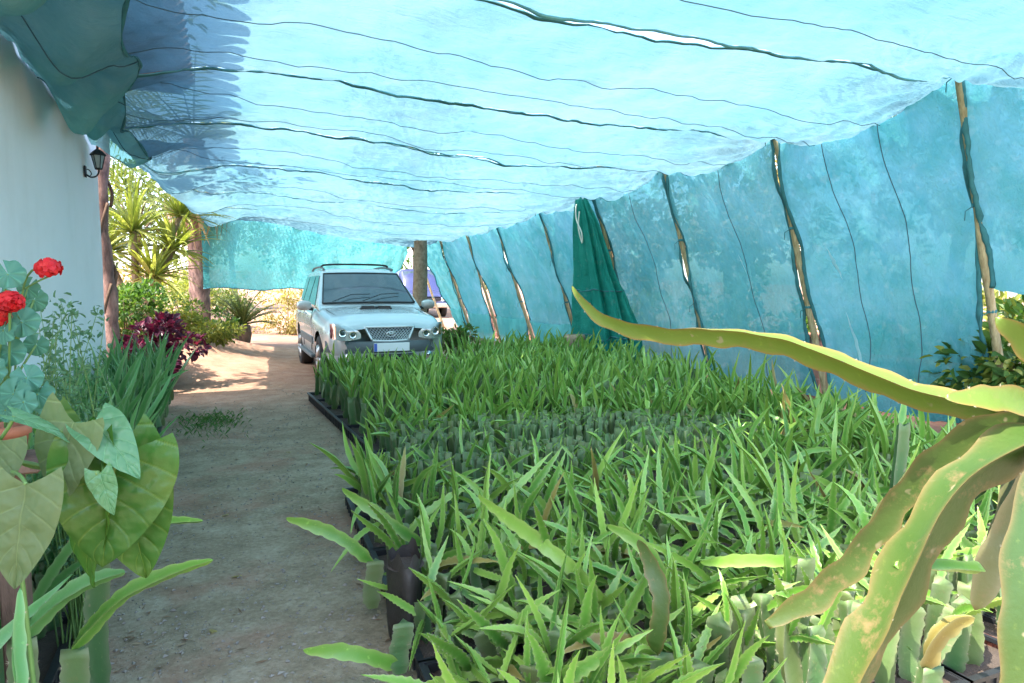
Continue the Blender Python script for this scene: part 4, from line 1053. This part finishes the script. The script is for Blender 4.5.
mb = MB(); mb.lathe([(0, .31), (.08, .31)], 16); mb.build('bag_soil', 'soil', bag)

# the big old cactus arching in from the side
BX = at(1095, 470, 1.15); base = Vector((BX.x+.12, BX.y-.05, 0))
bc = thing('old_dragon_cactus', 'large old three winged cactus with thick arching and hanging stems beside the beds', 'cactus', base)
stem_along('trunk', smoothpath([base, base+Vector((-.02, .02, .5)), base+Vector((-.04, .06, 1.0)), at(1062, 425, 1.15)], 30), .05, 'big_brown', bc, 1)
def S(name, pts, w_, mat, seed, **kw): return stem_along(name, smoothpath(pp(*pts), 60), w_, mat, bc, seed, **kw)
S('stem', ((1062,418,1.15),(1000,411,1.22),(950,402,1.28),(900,388,1.36),(840,364,1.46),(780,343,1.56),(720,335,1.66),(660,333,1.76),(610,322,1.85),(585,304,1.9),(572,286,1.93)), .033, 'big_tip', 4, roll=.42, tip=.5, notch=.11, valley=.22, end=.06, amp=.2, face=True)
S('stem', ((1062,420,1.16),(1000,422,1.2),(950,444,1.24),(905,488,1.27),(862,545,1.28),(820,590,1.28),(766,624,1.28)), .036, 'big', 9, roll=.75, tip=.72, notch=.085, valley=.22, end=.3, amp=.30, face=True)
S('stem', ((1064,428,1.12),(1015,448,1.1),(965,480,1.09),(928,530,1.08),(898,590,1.07),(868,645,1.06),(838,705,1.05),(815,760,1.05)), .047, 'big', 13, roll=-.3, tip=.8, notch=.13, valley=.20, end=.5, amp=.30, face=True)
S('stem', ((1064,408,1.14),(1030,402,1.14),(990,400,1.13),(945,398,1.12)), .030, 'big_tip', 17, roll=.3, tip=.35, notch=.05, end=.1)
S('stem', ((1070,395,1.12),(1048,362,1.1),(1022,335,1.1),(996,318,1.1)), .032, 'big_tip', 21, roll=.9, face=True, amp=.2, tip=.4, notch=.06, end=.12)
S('stem', ((1066,440,1.10),(1040,480,1.05),(1022,540,1.02),(1018,610,1.0),(1012,680,.99),(1000,750,.98)), .036, 'big', 25, roll=.5, tip=.85, notch=.10, end=.5, amp=.2, face=True)
S('stem', ((1070,450,1.2),(1030,470,1.2),(1005,520,1.2),(985,575,1.2),(975,610,1.2)), .035, 'big_brown', 29, roll=.2, tip=.6, notch=.07)
S('shoot', ((895,566,1.08),(925,565,1.1),(955,567,1.12),(985,570,1.13)), .013, 'shoot', 33, roll=.2, tip=.9, notch=.06)
# dry curled pieces leaning on the edge row
reach(pp((925,668,2.15),(935,640,2.12),(955,622,2.1),(975,618,2.08)), .034, 'dry orange brown curled cactus piece at the bed corner beside the big cactus', 'dry')

# ------------------------------------------------------------------ FOLIAGE
def leaves_mesh(name, pts, dirs, size, mat, seed, aspect=.45, jitter=.6, fold=.25, hang=0.):
    """one mesh of many small folded leaves at given points"""
    r = np.random.default_rng(seed); n = len(pts); pts = np.asarray(pts, float); d = np.asarray(dirs, float)+jitter*r.standard_normal((n, 3)); d[:, 2] -= hang
    d /= np.linalg.norm(d, axis=1)[:, None]+1e-9
    up = r.standard_normal((n, 3))*.6+np.array([0, 0, 1.]); s = np.cross(d, up); s /= np.linalg.norm(s, axis=1)[:, None]+1e-9; nn = np.cross(s, d)
    L = (size*r.uniform(.55, 1.25, n))[:, None]; W = L*aspect
    V = np.stack([pts, pts+d*L*.35+s*W*.5+nn*W*fold, pts+d*L*.75+s*W*.36+nn*W*fold*.7, pts+d*L-nn*W*.2, pts+d*L*.75-s*W*.36+nn*W*fold*.7, pts+d*L*.35-s*W*.5+nn*W*fold, pts+d*L*.45], 1).reshape(-1, 3)
    b = (np.arange(n)*7)[:, None, None]; f = np.array([(0,1,6),(1,2,6),(2,3,6),(3,4,6),(4,5,6),(5,0,6)])
    return mesh(name, V, (b+f).reshape(-1, 3), mat, False)
def clump_points(n, rx, ry, rz, zc, seed, clumps=14, shell=.55):
    r = np.random.default_rng(seed); C = []
    for k in range(clumps):
        v = r.standard_normal(3); v /= np.linalg.norm(v); v *= r.uniform(.35, .95); C.append((v, r.uniform(.22, .42)))
    P = []; D = []
    for i in range(n):
        c, cr = C[r.integers(clumps)]; v = r.standard_normal(3); v /= np.linalg.norm(v); p = c+v*cr*r.uniform(shell, 1.)
        P.append((p[0]*rx, p[1]*ry, zc+p[2]*rz)); D.append(v*.8+p*.5)
    P = np.array(P); P[:, 2] = np.maximum(P[:, 2], .04); return P, np.array(D), [(c[0]*rx, c[1]*ry, zc+c[2]*rz) for c, _ in C]
def shrub(name, label, cat, x, y, rx, rz, n, leaf, mat, seed, group=None, zc=None, ry=None, aspect=.5, second=None):
    z = gz(x, y)-.02; t = thing(name, label, cat, (x, y, z), 0, group); zc = zc or rz*.95
    P, D, C = clump_points(n, rx, ry or rx, rz, zc, seed)
    if second:
        k = int(n*.45); obj('blossom' if second[2] else 'foliage', leaves_mesh('flowers', P[:k]*[1.04, 1.04, 1.02], D[:k], second[1], second[0], seed+5, aspect), t); P, D = P[k:], D[k:]
    obj('foliage', leaves_mesh('foliage', P, D, leaf, mat, seed, aspect), t)
    mb = MB()
    for c in C[:9]: mb.tube(smoothpath([(0, 0, 0), (c[0]*.3, c[1]*.3, c[2]*.55), c], 6), [.018, .016, .013, .011, .009, .007, .005], 5)
    mb.build('branches', 'twig', t, True); return t
def tree(name, label, x, y, h, cr, n, leaf, mat, seed, group=None, trunk_r=.14, bark='bark', ch=None):
    z = gz(x, y)-.05; t = thing(name, label, 'tree', (x, y, z), 0, group); ch = ch or cr*.85
    P, D, C = clump_points(n, cr, cr, ch, h-ch*.9, seed, 22)
    obj('crown', leaves_mesh('crown', P, D, leaf, mat, seed, .5), t); mb = MB()
    q = random.Random(seed); top = Vector((q.uniform(-.2, .2), q.uniform(-.2, .2), h-ch*1.3))
    mb.tube(smoothpath([(0, 0, 0), top*.5+Vector((q.uniform(-.15, .15), 0, 0)), top], 10), [trunk_r*lerp(1.2, .7, k/10) for k in range(11)], 9)
    for c in C[:12]:
        mb.tube(smoothpath([top*q.uniform(.75, 1), Vector(c).lerp(top, .5)+Vector((0, 0, .15)), c], 6), [trunk_r*.5*lerp(1, .2, k/6) for k in range(7)], 5)
    mb.build('trunk', bark, t, True); return t
def blades(name, n, L, W, mat, seed, spread=(.1, 1.3), droop=.8, parent=None, seg=6, c=(0,0,0), fold=.3, updown=None):
    q = random.Random(seed); mb = MB()
    for k in range(n):
        az = k*2.39996+q.uniform(-.3, .3); el = q.uniform(*spread); l = L*q.uniform(.7, 1.1); p = Vector(c)+Vector((math.cos(az)*.03, math.sin(az)*.03, q.uniform(-.05, .08))); a = el; s = Vector((-math.sin(az), math.cos(az), 0)); v = []
        for i in range(seg+1):
            tt = i/seg; w_ = W*(min(1, .55+tt*2.5) if tt < .3 else max(.02, 1-((tt-.3)/.7)**1.6)); dr = Vector((math.sin(a)*math.cos(az), math.sin(a)*math.sin(az), math.cos(a)))
            nn = s.cross(dr); v += [p-s*w_*.5+nn*w_*fold, p, p+s*w_*.5+nn*w_*fold]; p = p+dr*(l/seg); a += droop/seg*(.4+tt*1.3)
        mb.add(v, [(i*3+j, i*3+j+1, i*3+4+j, i*3+3+j) for i in range(seg) for j in (0, 1)])
    return mb.build(name, mat, parent, True)
def frond(mb, base, az, L, el, droop, nl=26, ll=.42, w_=.03, seed=0, hang=.5):
    q = random.Random(seed); p = Vector(base); a = el; pts = []; 
    for i in range(nl+1):
        d = Vector((math.sin(a)*math.cos(az), math.sin(a)*math.sin(az), math.cos(a))); pts.append((p.copy(), d)); p += d*(L/nl); a += droop/nl*(.5+i/nl)
    mb.tube([p for p, _ in pts], [lerp(.02, .004, i/nl) for i in range(nl+1)], 5)
    s = Vector((-math.sin(az), math.cos(az), 0))
    for i in range(3, nl+1):
        p, d = pts[i]; tt = i/nl; l = ll*math.sin(PI*min(1, .12+tt*.85))*q.uniform(.8, 1.1)
        for sg in (-1, 1):
            o = (s*sg+d*.55+Vector((0, 0, -hang*q.uniform(.5, 1.2)))).normalized(); e = p+o*l; m = p+o*l*.5+Vector((0, 0, .02)); n2 = d.cross(o).normalized().cross(o)
            mb.add([p+d*w_*.4, p-d*w_*.4, m-d*w_*.5, m+d*w_*.5, e], [(0,1,2,3), (3,2,4)])

# the garden beyond the house corner
P = at(112, 300, 9.6); P = Vector((-1.47, 10.75, 0)); P.z = gz(P.x, P.y)
t = thing('slim_tree', 'slim dark tree with pinkish peeling bark right beside the house corner', 'tree', P)
mb = MB(); mb.tube(smoothpath([(0,0,-.05),(.03,.02,1.2),(-.03,0,2.4),(.05,.05,3.6),(.1,.1,4.6)], 24), [lerp(.105, .07, k/24)*(1+.15*math.sin(k*2.1)) for k in range(25)], 10)
mb.build('trunk', 'bark_pink', t, True)
mb = MB()
for k in range(9):
    z0 = .4+.36*k; a = k*2.1; mb.tube(smoothpath([(.09*math.cos(a), .09*math.sin(a), z0), (.13*math.cos(a+.6), .13*math.sin(a+.6), z0+.2), (.10*math.cos(a+1.2), .10*math.sin(a+1.2), z0+.4)], 6), .022, 5)
mb.build('climbing_stem', 'bark', t, True)
PT, D_, _c = clump_points(700, 1.3, 1.3, .9, 5.2, 61); obj('crown', leaves_mesh('crown', PT, D_, .2, 'leaf_olive', 61), t)
# palm with a dry skirt
P = Vector((-.52, 17.3, 0)); P.z = gz(P.x, P.y)-.05
t = thing('palm_tree', 'palm with a thick trunk and a shaggy skirt of dry brown fronds', 'palm', P)
mb = MB(); mb.tube([(0, 0, .1*k) for k in range(46)], [(.225+.012*math.sin(k*2.4))*(1.12 if k < 4 else 1) for k in range(46)], 14); mb.build('trunk', 'bark_pink', t, True)
mb = MB(); q = random.Random(5)
for k in range(230):
    a = q.uniform(0, 6.28); z0 = q.uniform(3.0, 4.4); r0 = .23; l = q.uniform(.5, 1.25); w_ = q.uniform(.02, .06); o = Vector((math.cos(a), math.sin(a), 0)); s = Vector((-o.y, o.x, 0)); bul = q.uniform(.10, .5)
    p0 = o*r0+Vector((0, 0, z0)); p1 = o*(r0+bul)+Vector((0, 0, z0-.3*l))+s*q.uniform(-.1, .1); p2 = o*(r0+bul*.8)+Vector((0, 0, z0-l))+s*q.uniform(-.2, .2)
    mb.add([p0-s*w_, p0+s*w_, p1+s*w_, p1-s*w_, p2], [(0,1,2,3),(3,2,4)])
mb.build('dry_skirt', 'thatch', t)
for k in range(18):
    mb = MB(); frond(mb, (0, 0, 4.5), k*2.4, q.uniform(2.2, 3.), q.uniform(.3, 1.3), q.uniform(.9, 1.5), 24, .5, .04, k); mb.build('frond', 'leaf_yellow' if k % 3 else 'leaf_olive', t)
# drooping pale palm behind the house corner
P = Vector((-2.5, 14.6, 0)); P.z = gz(P.x, P.y)-.05
t = thing('feather_palm', 'palm with drooping pale yellow feathered fronds behind the house corner', 'palm', P)
mb = MB(); mb.tube([(0, 0, .1*k) for k in range(40)], [.13+.008*math.sin(k*2.4) for k in range(40)], 12); mb.build('trunk', 'bark_pale', t, True)
for k in range(20):
    mb = MB(); frond(mb, (0, 0, 3.9), k*2.4, q.uniform(1.9, 2.6), q.uniform(.5, 1.5), q.uniform(1.2, 1.9), 26, .55, .035, k+50, 1.0); mb.build('frond', 'leaf_yellow' if k % 4 else 'leaf_olive', t)
# strap-leaved dragon tree
P = Vector((-1.45, 13.9, 0)); P.z = gz(P.x, P.y)-.05
t = thing('strap_leaf_tree', 'sunlit dragon tree with heads of long sword shaped yellow green leaves', 'tree', P)
mb = MB(); hd = [(.0, .0, 2.15), (.62, .2, 1.85), (-.45, .1, 1.75), (.3, -.2, 1.35), (.75, .5, 2.5)]
for h in hd: mb.tube(smoothpath([(0, 0, 0), (h[0]*.4, h[1]*.4, h[2]*.55), h], 10), [lerp(.08, .05, k/10) for k in range(11)], 8)
mb.build('trunk', 'bark_pale', t, True)
for k, h in enumerate(hd): blades('leaf_head', 62, .95, .07, 'strap', 70+k, (.05, 1.9), .9, t, c=h)
P = Vector((.38, 17.4, 0)); P.z = gz(P.x, P.y)
t = thing('cycad', 'dark spiky cycad under the lower edge of the back curtain', 'cycad', P)
mb = MB(); mb.lathe([(.16, 0), (.20, .2), (.17, .42), (.0, .45)], 14); mb.build('trunk', 'bark', t, True)
mb = MB()
for k in range(34): frond(mb, (0, 0, .42), k*2.4, q.uniform(.7, 1.05), q.uniform(.2, 1.5), q.uniform(.4, .9), 22, .13, .016, k+9, -.2)
mb.build('fronds', 'cycad', t)
shrub('purple_bush', 'bushy dark purple and crimson leaved plant at the house corner', 'bush', -1.0, 10.9, .66, .56, 1700, .12, 'leaf_purple', 21, zc=.62, aspect=.6)
shrub('green_bush', 'leafy green bush behind the purple plant, touching the house corner', 'bush', -1.4, 11.7, .60, .66, 1900, .10, 'leaf_mid', 22, zc=.90)
shrub('low_yellow_bush', 'low yellow green bush on the red earth bank', 'bush', -.32, 14.2, .62, .36, 1500, .09, 'leaf_yellow', 23, zc=.34)
shrub('green_yellow_bush', 'rounded yellow and green bush in front of the palm trunk', 'bush', -.82, 15.3, .7, .55, 1500, .09, 'leaf_mid', 24, zc=.45, second=('leaf_yellow', .08, False))
shrub('small_dark_shrub', 'small dark leaved shrub just right of the palm trunk', 'bush', -.05, 16.0, .35, .36, 600, .10, 'leaf_dark', 25, zc=.35)
shrub('dry_bush', 'dry straw coloured bush seen left of the silver car under the back curtain', 'bush', 1.75, 21.5, .95, .7, 1500, .10, 'leaf_dry', 26)
shrub('roadside_bush', 'olive bush with dry tips far down the drive beside the dry straw one', 'bush', .1, 23.0, 1.2, .8, 1600, .12, 'leaf_olive', 27)
shrub('car_side_shrub', 'leafy green and ochre shrub beside the front wheel of the silver car', 'bush', 4.15, 12.9, .42, .48, 900, .11, 'leaf_olive', 28, zc=.42, second=('leaf_mid', .11, False))
t = tree('shade_tree', 'brown bare trunk of a tree standing behind the silver car where the curtains part', 5.05, 18.9, 7.4, 2.2, 2500, .18, 'leaf_mid', 33, trunk_r=.20, bark='bark_pale')
# outside the side curtains
out_lab = ['leafy shrub outside the curtains by the {} slanted pole']
sh_spec = [(7.9, 3.3, .9, 1.0, 'leaf_mid'), (8.3, 5.4, 1., .9, 'leaf_yellow'), (8.2, 7.4, .9, .85, 'leaf_mid'), (8.4, 9.6, 1.1, 1.0, 'leaf_olive'), (8.1, 12.0, .8, .8, 'leaf_yellow'), (8.6, 14.2, 1., .9, 'leaf_mid'), (8.2, 16.8, .9, .9, 'leaf_yellow')]
for k, (x, y, rx, rz, mt) in enumerate(sh_spec):
    shrub('outside_shrub', 'sunlit shrub showing dimly through the blue side curtains', 'bush', x, y, rx, rz, 1100, .13, mt, 80+k, 'shrubs growing outside the side curtains')
shrub('dark_glossy_bush', 'dark glossy leaved bush at the open end of the nearest side curtain', 'bush', 7.0, 4.05, .85, .72, 1700, .17, 'leaf_dark', 95, zc=.75, second=('leaf_yellow', .12, False))
far = [(-9, 22, 6, 2.6, 'leaf_mid'), (-6.5, 27, 7, 3, 'leaf_yellow'), (-3, 30, 6.5, 2.8, 'leaf_olive'), (.5, 34, 6, 2.6, 'leaf_yellow'), (4, 33, 5.5, 2.6, 'leaf_olive'), (8, 31, 7, 3, 'leaf_mid'), (11.5, 22, 6, 2.6, 'leaf_dry'), (12, 14, 5.5, 2.4, 'leaf_dry'), (11.5, 8, 5.5, 2.4, 'leaf_olive'), (13, 4, 6, 2.6, 'leaf_dry')]
for k, (x, y, h, cr, mt) in enumerate(far):
    tree('garden_tree', ['tall leafy tree farthest to the side behind the white house', 'yellow green tree behind the drooping feather palm', 'olive tree straight behind the shaggy skirted palm', 'yellow green tree at the far end of the drive behind the back curtain', 'olive tree far behind the silver car and back curtain', 'leafy tree behind the purple blue parked van', 'dry leaved tree outside the farthest side curtains', 'dry leaved tree outside the curtains abreast of the second bed', 'olive tree outside the large blue curtain with stitched lines', 'dry leaved tree outside the nearest side curtain'][k], x, y, h, cr, 2600, .24, mt, 120+k, 'garden trees beyond the nets')
for k, (x, y, rx, rz, mt) in enumerate([(-4.3, 18.5, 1.2, 1.0, 'leaf_yellow'), (-2.6, 20.5, 1.3, 1.1, 'leaf_dry'), (-1.2, 22.0, 1.3, 1.0, 'leaf_yellow'), (-3.2, 16.6, .9, .8, 'leaf_mid'), (-6.5, 20, 1.5, 1.3, 'leaf_olive'),
                                       (2.9, 25.5, 1.5, 1.0, 'leaf_dry'), (5.3, 27.5, 1.4, 1.0, 'leaf_olive'), (-.6, 26.5, 1.6, 1.2, 'leaf_yellow'), (9.8, 29, 1.7, 1.2, 'leaf_yellow')]):
    shrub('garden_shrub', 'sunlit pale shrub standing in the garden at the far end of the drive', 'bush', x, y, rx, rz, 1500, .13, mt, 140+k, 'pale shrubs at the far end of the drive')
for k, (x, y, h, cr) in enumerate([(9.6, 10.8, 3.5, 1.1), (9.2, 13.6, 3.2, 1.1), (10.5, 5.6, 3.4, 1.0)]):
    tree('dry_tree', 'small tree with rusty dry leaves, showing as an orange patch through the curtains', x, y, h, cr, 1700, .2, 'thatch', 160+k, 'dry trees outside the curtains')
# low brick wall outside
bw = thing('brick_wall', 'low red brick wall glimpsed through slits between the side curtains', 'wall', (7.35, 11, 0))
mb = MB(); mb.box((-.11, -7.5, -.05), (.11, 9.5, .58)); mb.build('wall_courses', 'brick', bw)
mb = MB(); mb.box((-.14, -7.5, .583), (.14, 9.5, .64), 0, .01); mb.build('coping', 'terracotta', bw)
t = thing('brick_pier', 'pinkish brick pier behind the gap by the second slanted pole', 'pier', (7.05, 6.55, 0))
mb = MB(); mb.box((-.16, -.16, -.05), (.16, .16, .82), 0, .01); mb.build('shaft', 'brick', t); mb = MB(); mb.box((-.19, -.19, .823), (.19, .19, .88), 0, .012); mb.build('cap', 'terracotta', t)

# ------------------------------------------------------------------ LEFT FOREGROUND PLANTS
def frame_m(p, tip, nrm, s=1.):
    t = Vector(tip).normalized(); n = Vector(nrm); n = (n-t*n.dot(t)).normalized(); x = t.cross(n)
    m = Matrix((x, t, n)).transposed().to_4x4(); return Matrix.Translation(p)@m@Matrix.Scale(s, 4)
def heart_leaf(L, W, seed, fold=.18, droop=.35, lobes=.20):
    q = random.Random(seed); nu, nv = 56, 110; V = []; vein = []
    for j in range(nv+1):
        u = j/nv; w_ = W*.5*math.sin(PI*min(1, (.16+.84*u)**.62))**.85 if u < 1 else .0
        w_ = W*.5*(math.sin(PI*(.10+.90*u)**.55)**.8 if u < .995 else .01)
        for i in range(nu+1):
            v = 2*i/nu-1; x = v*w_; y = u*L-lobes*L*abs(v)**1.3*(1-u)**3
            z = fold*abs(x)*(1-.5*u)-droop*L*u*u+.012*L*math.sin(u*9+seed)*abs(v)*3*.6+.03*L*fbm(x/L*4, u*4, seed, 3)+.010*L*abs(math.sin(PI*(u-abs(v)*.26)*5.5))*min(1, abs(v)*5)*(1-abs(v)**4)
            V.append((x, y, z)); m = abs(v) < .035 or (min(((u-abs(v)*.26)*5.5) % 1, 1-((u-abs(v)*.26)*5.5) % 1) < .045 and abs(v) > .04); vein.append((1. if abs(v) < .035 else .5) if m else 0.)
    Fc = [(j*(nu+1)+i, j*(nu+1)+i+1, (j+1)*(nu+1)+i+1, (j+1)*(nu+1)+i) for j in range(nv) for i in range(nu)]
    return V, Fc, vein
vine = thing('heart_leaf_vine', 'climbing plant with large heart shaped leaves hanging over the left bed', 'plant', at(40, 660, 1.75)*1)
vine.location.z = .05; VO = Vector(vine.location)
def vleaf(px, py, D, ppx, ppy, W, mat, seed, nrm=(0, 0, 1), dz=0., fold=.18, droop=.3):
    """leaf hung from one measured point towards another"""
    a = at(px, py, D); b = at(ppx, ppy, D+dz); L = (b-a).length*1.12; n = _rt*nrm[0]+_up*nrm[1]-_fw*nrm[2]
    V, Fc, vein = heart_leaf(L, W*L, seed, fold, droop)
    o = obj('leaf', mesh('leaf', V, Fc, mat, True, {'vein': vein}), vine); o.matrix_local = frame_m(a-VO, b-a, n); return a
A1 = vleaf(98, 440, 1.62, 76, 578, .62, 'vine_leaf', 1, (-.5, .2, 1), .05, .28, .12)
A2 = vleaf(118, 452, 1.60, 100, 562, .95, 'vine_leaf', 2, (.5, .35, 1), -.03, .22, .28)
A3 = vleaf(118, 448, 1.63, 158, 548, .62, 'vine_leaf', 3, (.6, .5, .8), .04, .25, .32)
A4 = vleaf(74, 422, 1.53, 48, 500, .80, 'vine_pale', 4, (-.2, .1, 1), .02, .10, .1)
A5 = vleaf(94, 422, 1.56, 132, 463, .62, 'vine_blue', 5, (.2, .8, .7), -.06, .2, .25)
A6 = vleaf(26, 484, 1.42, 10, 582, .68, 'vine_pale', 6, (.2, .1, 1), .0, .12, .12)
A7 = vleaf(100, 473, 1.5, 110, 512, .62, 'vine_blue', 7, (.1, .3, 1), 0, .12, .15)
A8 = vleaf(12, 416, 1.5, 66, 428, .45, 'vine_blue', 8, (0, 1, .25), .02, .25, .25)
A9 = vleaf(72, 430, 1.72, 84, 500, .8, 'vine_leaf', 9, (0, .3, 1), .05, .2, .2)
A10 = vleaf(0, 440, 1.5, -20, 500, .9, 'vine_pale', 10, (0, .2, 1), 0, .12, .2)
A11 = vleaf(125, 470, 1.66, 140, 575, .7, 'vine_leaf', 12, (.3, .1, 1), .03, .2, .2)
mb = MB()
def st(*pts, r=.0045): mb.tube(smoothpath([p-VO for p in pts], 24), r, 7)
st(Vector((VO.x, VO.y, .05)), at(20, 560, 1.62), at(5, 470, 1.58), at(18, 462, 1.58), at(60, 470, 1.6), at(98, 473, 1.5), r=.0055)
st(at(0, 452, 1.58), at(40, 468, 1.6), at(82, 452, 1.62), at(90, 432, 1.62), at(78, 425, 1.66)); st(at(70, 468, 1.62), at(95, 462, 1.6), at(110, 452, 1.6), at(120, 450, 1.6))
st(at(95, 445, 1.6), at(100, 455, 1.6), at(103, 470, 1.52), at(100, 474, 1.5), r=.003); st(at(0, 440, 1.52), at(10, 425, 1.5), at(14, 416, 1.5), r=.004); st(at(5, 470, 1.55), at(18, 474, 1.46), at(26, 484, 1.42), r=.004)
st(at(84, 436, 1.62), at(90, 425, 1.6), at(93, 421, 1.58), r=.0035); st(at(-10, 470, 1.55), at(0, 452, 1.58), at(5, 470, 1.58), r=.005)
mb.build('twining_stem', 'stalk', vine, True)
# thick pale stem in the corner
reach(pp((22,760,1.32),(20,690,1.34),(17,640,1.36),(20,588,1.38)), .016, 'single upright pale green cactus stem in front of the heart leaved vine', 'slender')

gp = at(6, 428, 2.05)
ped = thing('plant_stand', 'weathered wooden stand carrying the red geranium pot by the wall', 'stand', (gp.x, gp.y, 0))
mb = MB(); mb.box((-.035, -.035, 0), (.035, .035, gp.z-.125), 0, .006); mb.build('post', 'bark', ped); mb = MB(); mb.box((-.10, -.10, gp.z-.124), (.10, .10, gp.z-.09), 0, .006); mb.build('shelf', 'bark', ped)
ger = thing('potted_geranium', 'red flowering geranium with round blue green leaves in a clay pot', 'geranium', (gp.x, gp.y, gp.z-.09)); GO = Vector(ger.location)
mb = MB(); mb.lathe([(0, .0), (.045, .0), (.056, .07), (.064, .072), (.064, .10), (.055, .10), (.052, .08), (.0, .08)], 28); mb.build('pot', 'terracotta', ger, True)
def round_leaf(r_, seed):
    V = [(0, 0, 0)]; vein = [1.]; nr, na = 6, 36; q = random.Random(seed); ph = q.uniform(0, 6)
    for i in range(1, nr+1):
        for j in range(na):
            a = -PI+.12+(2*PI-.24)*j/(na-1); f = i/nr; rr = r_*f*(1+.07*abs(math.sin(a*3.5))*f*1.3-.05)
            V.append((rr*math.sin(a), rr*math.cos(a), r_*(.10*f*math.sin(a*7+ph)*f-.22*f*f+.18*f))); vein.append(1. if abs(((a/(2*PI)*7) % 1)-.5) < .07 and f < .9 else 0.)
    Fc = [(0, 1+j, 2+j) for j in range(na-1)]
    for i in range(nr-1):
        for j in range(na-1): Fc.append((1+i*na+j, 1+(i+1)*na+j, 1+(i+1)*na+j+1, 1+i*na+j+1))
    return V, Fc, vein
glv = [(8,274,1.9,.062,(.1,.6,.6)),(28,288,2.0,.05,(.3,.5,.7)),(22,322,1.95,.066,(.4,.2,.9)),(4,330,1.9,.06,(-.2,.3,1)),(34,300,2.08,.055,(.7,.1,.6)),(10,352,1.95,.06,(.2,.3,1)),(27,378,1.9,.058,(.2,.5,.8)),(14,394,1.86,.066,(.1,.5,.8)),
       (38,394,1.92,.062,(.4,.6,.6)),(24,402,1.84,.05,(.1,.7,.5)),(45,404,2.0,.045,(.6,.5,.5)),(0,300,2.02,.06,(0,.3,1)),(-8,370,1.9,.06,(0,.4,1)),(36,345,2.1,.05,(.5,.3,.8)),(-10,345,1.95,.06,(-.2,.2,1)),(12,310,2.1,.06,(.1,.2,1)),(6,410,1.9,.05,(0,.6,.6))]
mb = MB(); croot = Vector((0, 0, .10))
for k, (px, py, D, r_, n) in enumerate(glv):
    p = at(px, py, D)-GO; V, Fc, vein = round_leaf(r_*.68, k); nn = _rt*n[0]+_up*n[1]-_fw*n[2]; tip = -_up*1.+_rt*random.Random(k).uniform(-.8, .8)
    o = obj('leaf', mesh('leaf', V, Fc, 'ger_leaf', True, {'vein': vein}), ger); o.matrix_local = frame_m(p, tip, nn)
    mb.tube(smoothpath([croot+Vector((0, 0, .02*k/3)), p*.5+Vector((-.02, .0, .06)), p], 8), .0035, 5)
for (px, py, D) in ((48, 268, 1.95), (10, 302, 1.86), (-4, 316, 1.9)):
    p = at(px, py, D)-GO; b = at(24, 285, 1.97)-GO if px > 40 else p*.4
    mb.tube(smoothpath([b*.3, b, p], 12), .0032, 6)
    if px > 40: mb.tube(smoothpath([b+Vector((0,0,-.012)), (b+p)/2+Vector((.004,0,-.014)), p+Vector((.02,0,-.015))], 8), .0028, 5)
    fl = MB(); q = random.Random(int(px)+99)
    for k in range(44):
        d = Vector((q.gauss(0, 1), q.gauss(0, 1), q.gauss(0, 1))).normalized(); c = p+Vector((d.x*.029, d.y*.029, d.z*.022))*q.uniform(.6, 1.12); a1 = d.orthogonal().normalized(); b1 = d.cross(a1); ph = q.uniform(0, 6)
        for m_ in range(5):
            e = 2*PI*m_/5+ph; o_ = a1*math.cos(e)+b1*math.sin(e); s_ = a1*-math.sin(e)+b1*math.cos(e); l = .019*q.uniform(.8, 1.15)
            fl.add([c, c+o_*l*.5+s_*l*.36+d*.003, c+o_*l+s_*l*.25+d*.001, c+o_*l*1.05-s_*l*.2, c+o_*l*.5-s_*l*.36+d*.004], [(0,1,2,3,4)])
    fl.build('flower_head', 'petal', ger)
mb.build('stalks', 'stalk', ger, True)
# fine leaved shrub between geranium and cactus
P = at(66, 400, 2.6); fs = thing('fine_leaf_shrub', 'wispy shrub with tiny grey green leaves between the geranium and the wall', 'shrub', (P.x, P.y, .05)); FO = Vector(fs.location)
mb = MB(); LP_ = []; LD_ = []; q = random.Random(44)
for k in range(46):
    tx, ty, D = q.gauss(58, 17), q.uniform(298, 430), q.uniform(2.35, 2.9); e = at(tx, ty, D)-FO; pts = smoothpath([Vector((q.gauss(0,.03), q.gauss(0,.03), 0)), e*.55+Vector((q.gauss(0,.05), q.gauss(0,.05), .08)), e], 18)
    mb.tube(pts, [lerp(.004, .0012, i/18) for i in range(19)], 4)
    for i in range(5, 19):
        for m_ in range(3): LP_.append(pts[i]+Vector((q.gauss(0,.012), q.gauss(0,.012), q.gauss(0,.012)))); LD_.append(Vector((q.gauss(0,1), q.gauss(0,1), q.gauss(.4,.6))))
mb.build('twigs', 'stalk', fs, True); obj('foliage', leaves_mesh('foliage', LP_, LD_, .030, 'fine_leaf', 45, .5), fs)
# few fallen leaves on the path
fl_spots = [(240, 579, 2.0), (152, 513, 2.6), (228, 515, 3.0), (214, 636, 1.9), (290, 452, 4.0)]
for (px, py, D) in fl_spots:
    d = at(px, py, 1.)-C0; s_ = -CAMH/d.z; p = C0+d*s_; p.z = gz(p.x, p.y)+.006
    V, Fc, vein = heart_leaf(.045, .026, int(px), .3, .2)
    o = obj('fallen_leaf', mesh('fallen_leaf', V, Fc, 'leaf_dry', True, {'vein': vein}), None, p, (.1, .15, px)); tag(o, 'small dry brown leaf lying on the bare earth path', 'leaf', 'fallen leaves on the path')
bpy.context.view_layer.update()
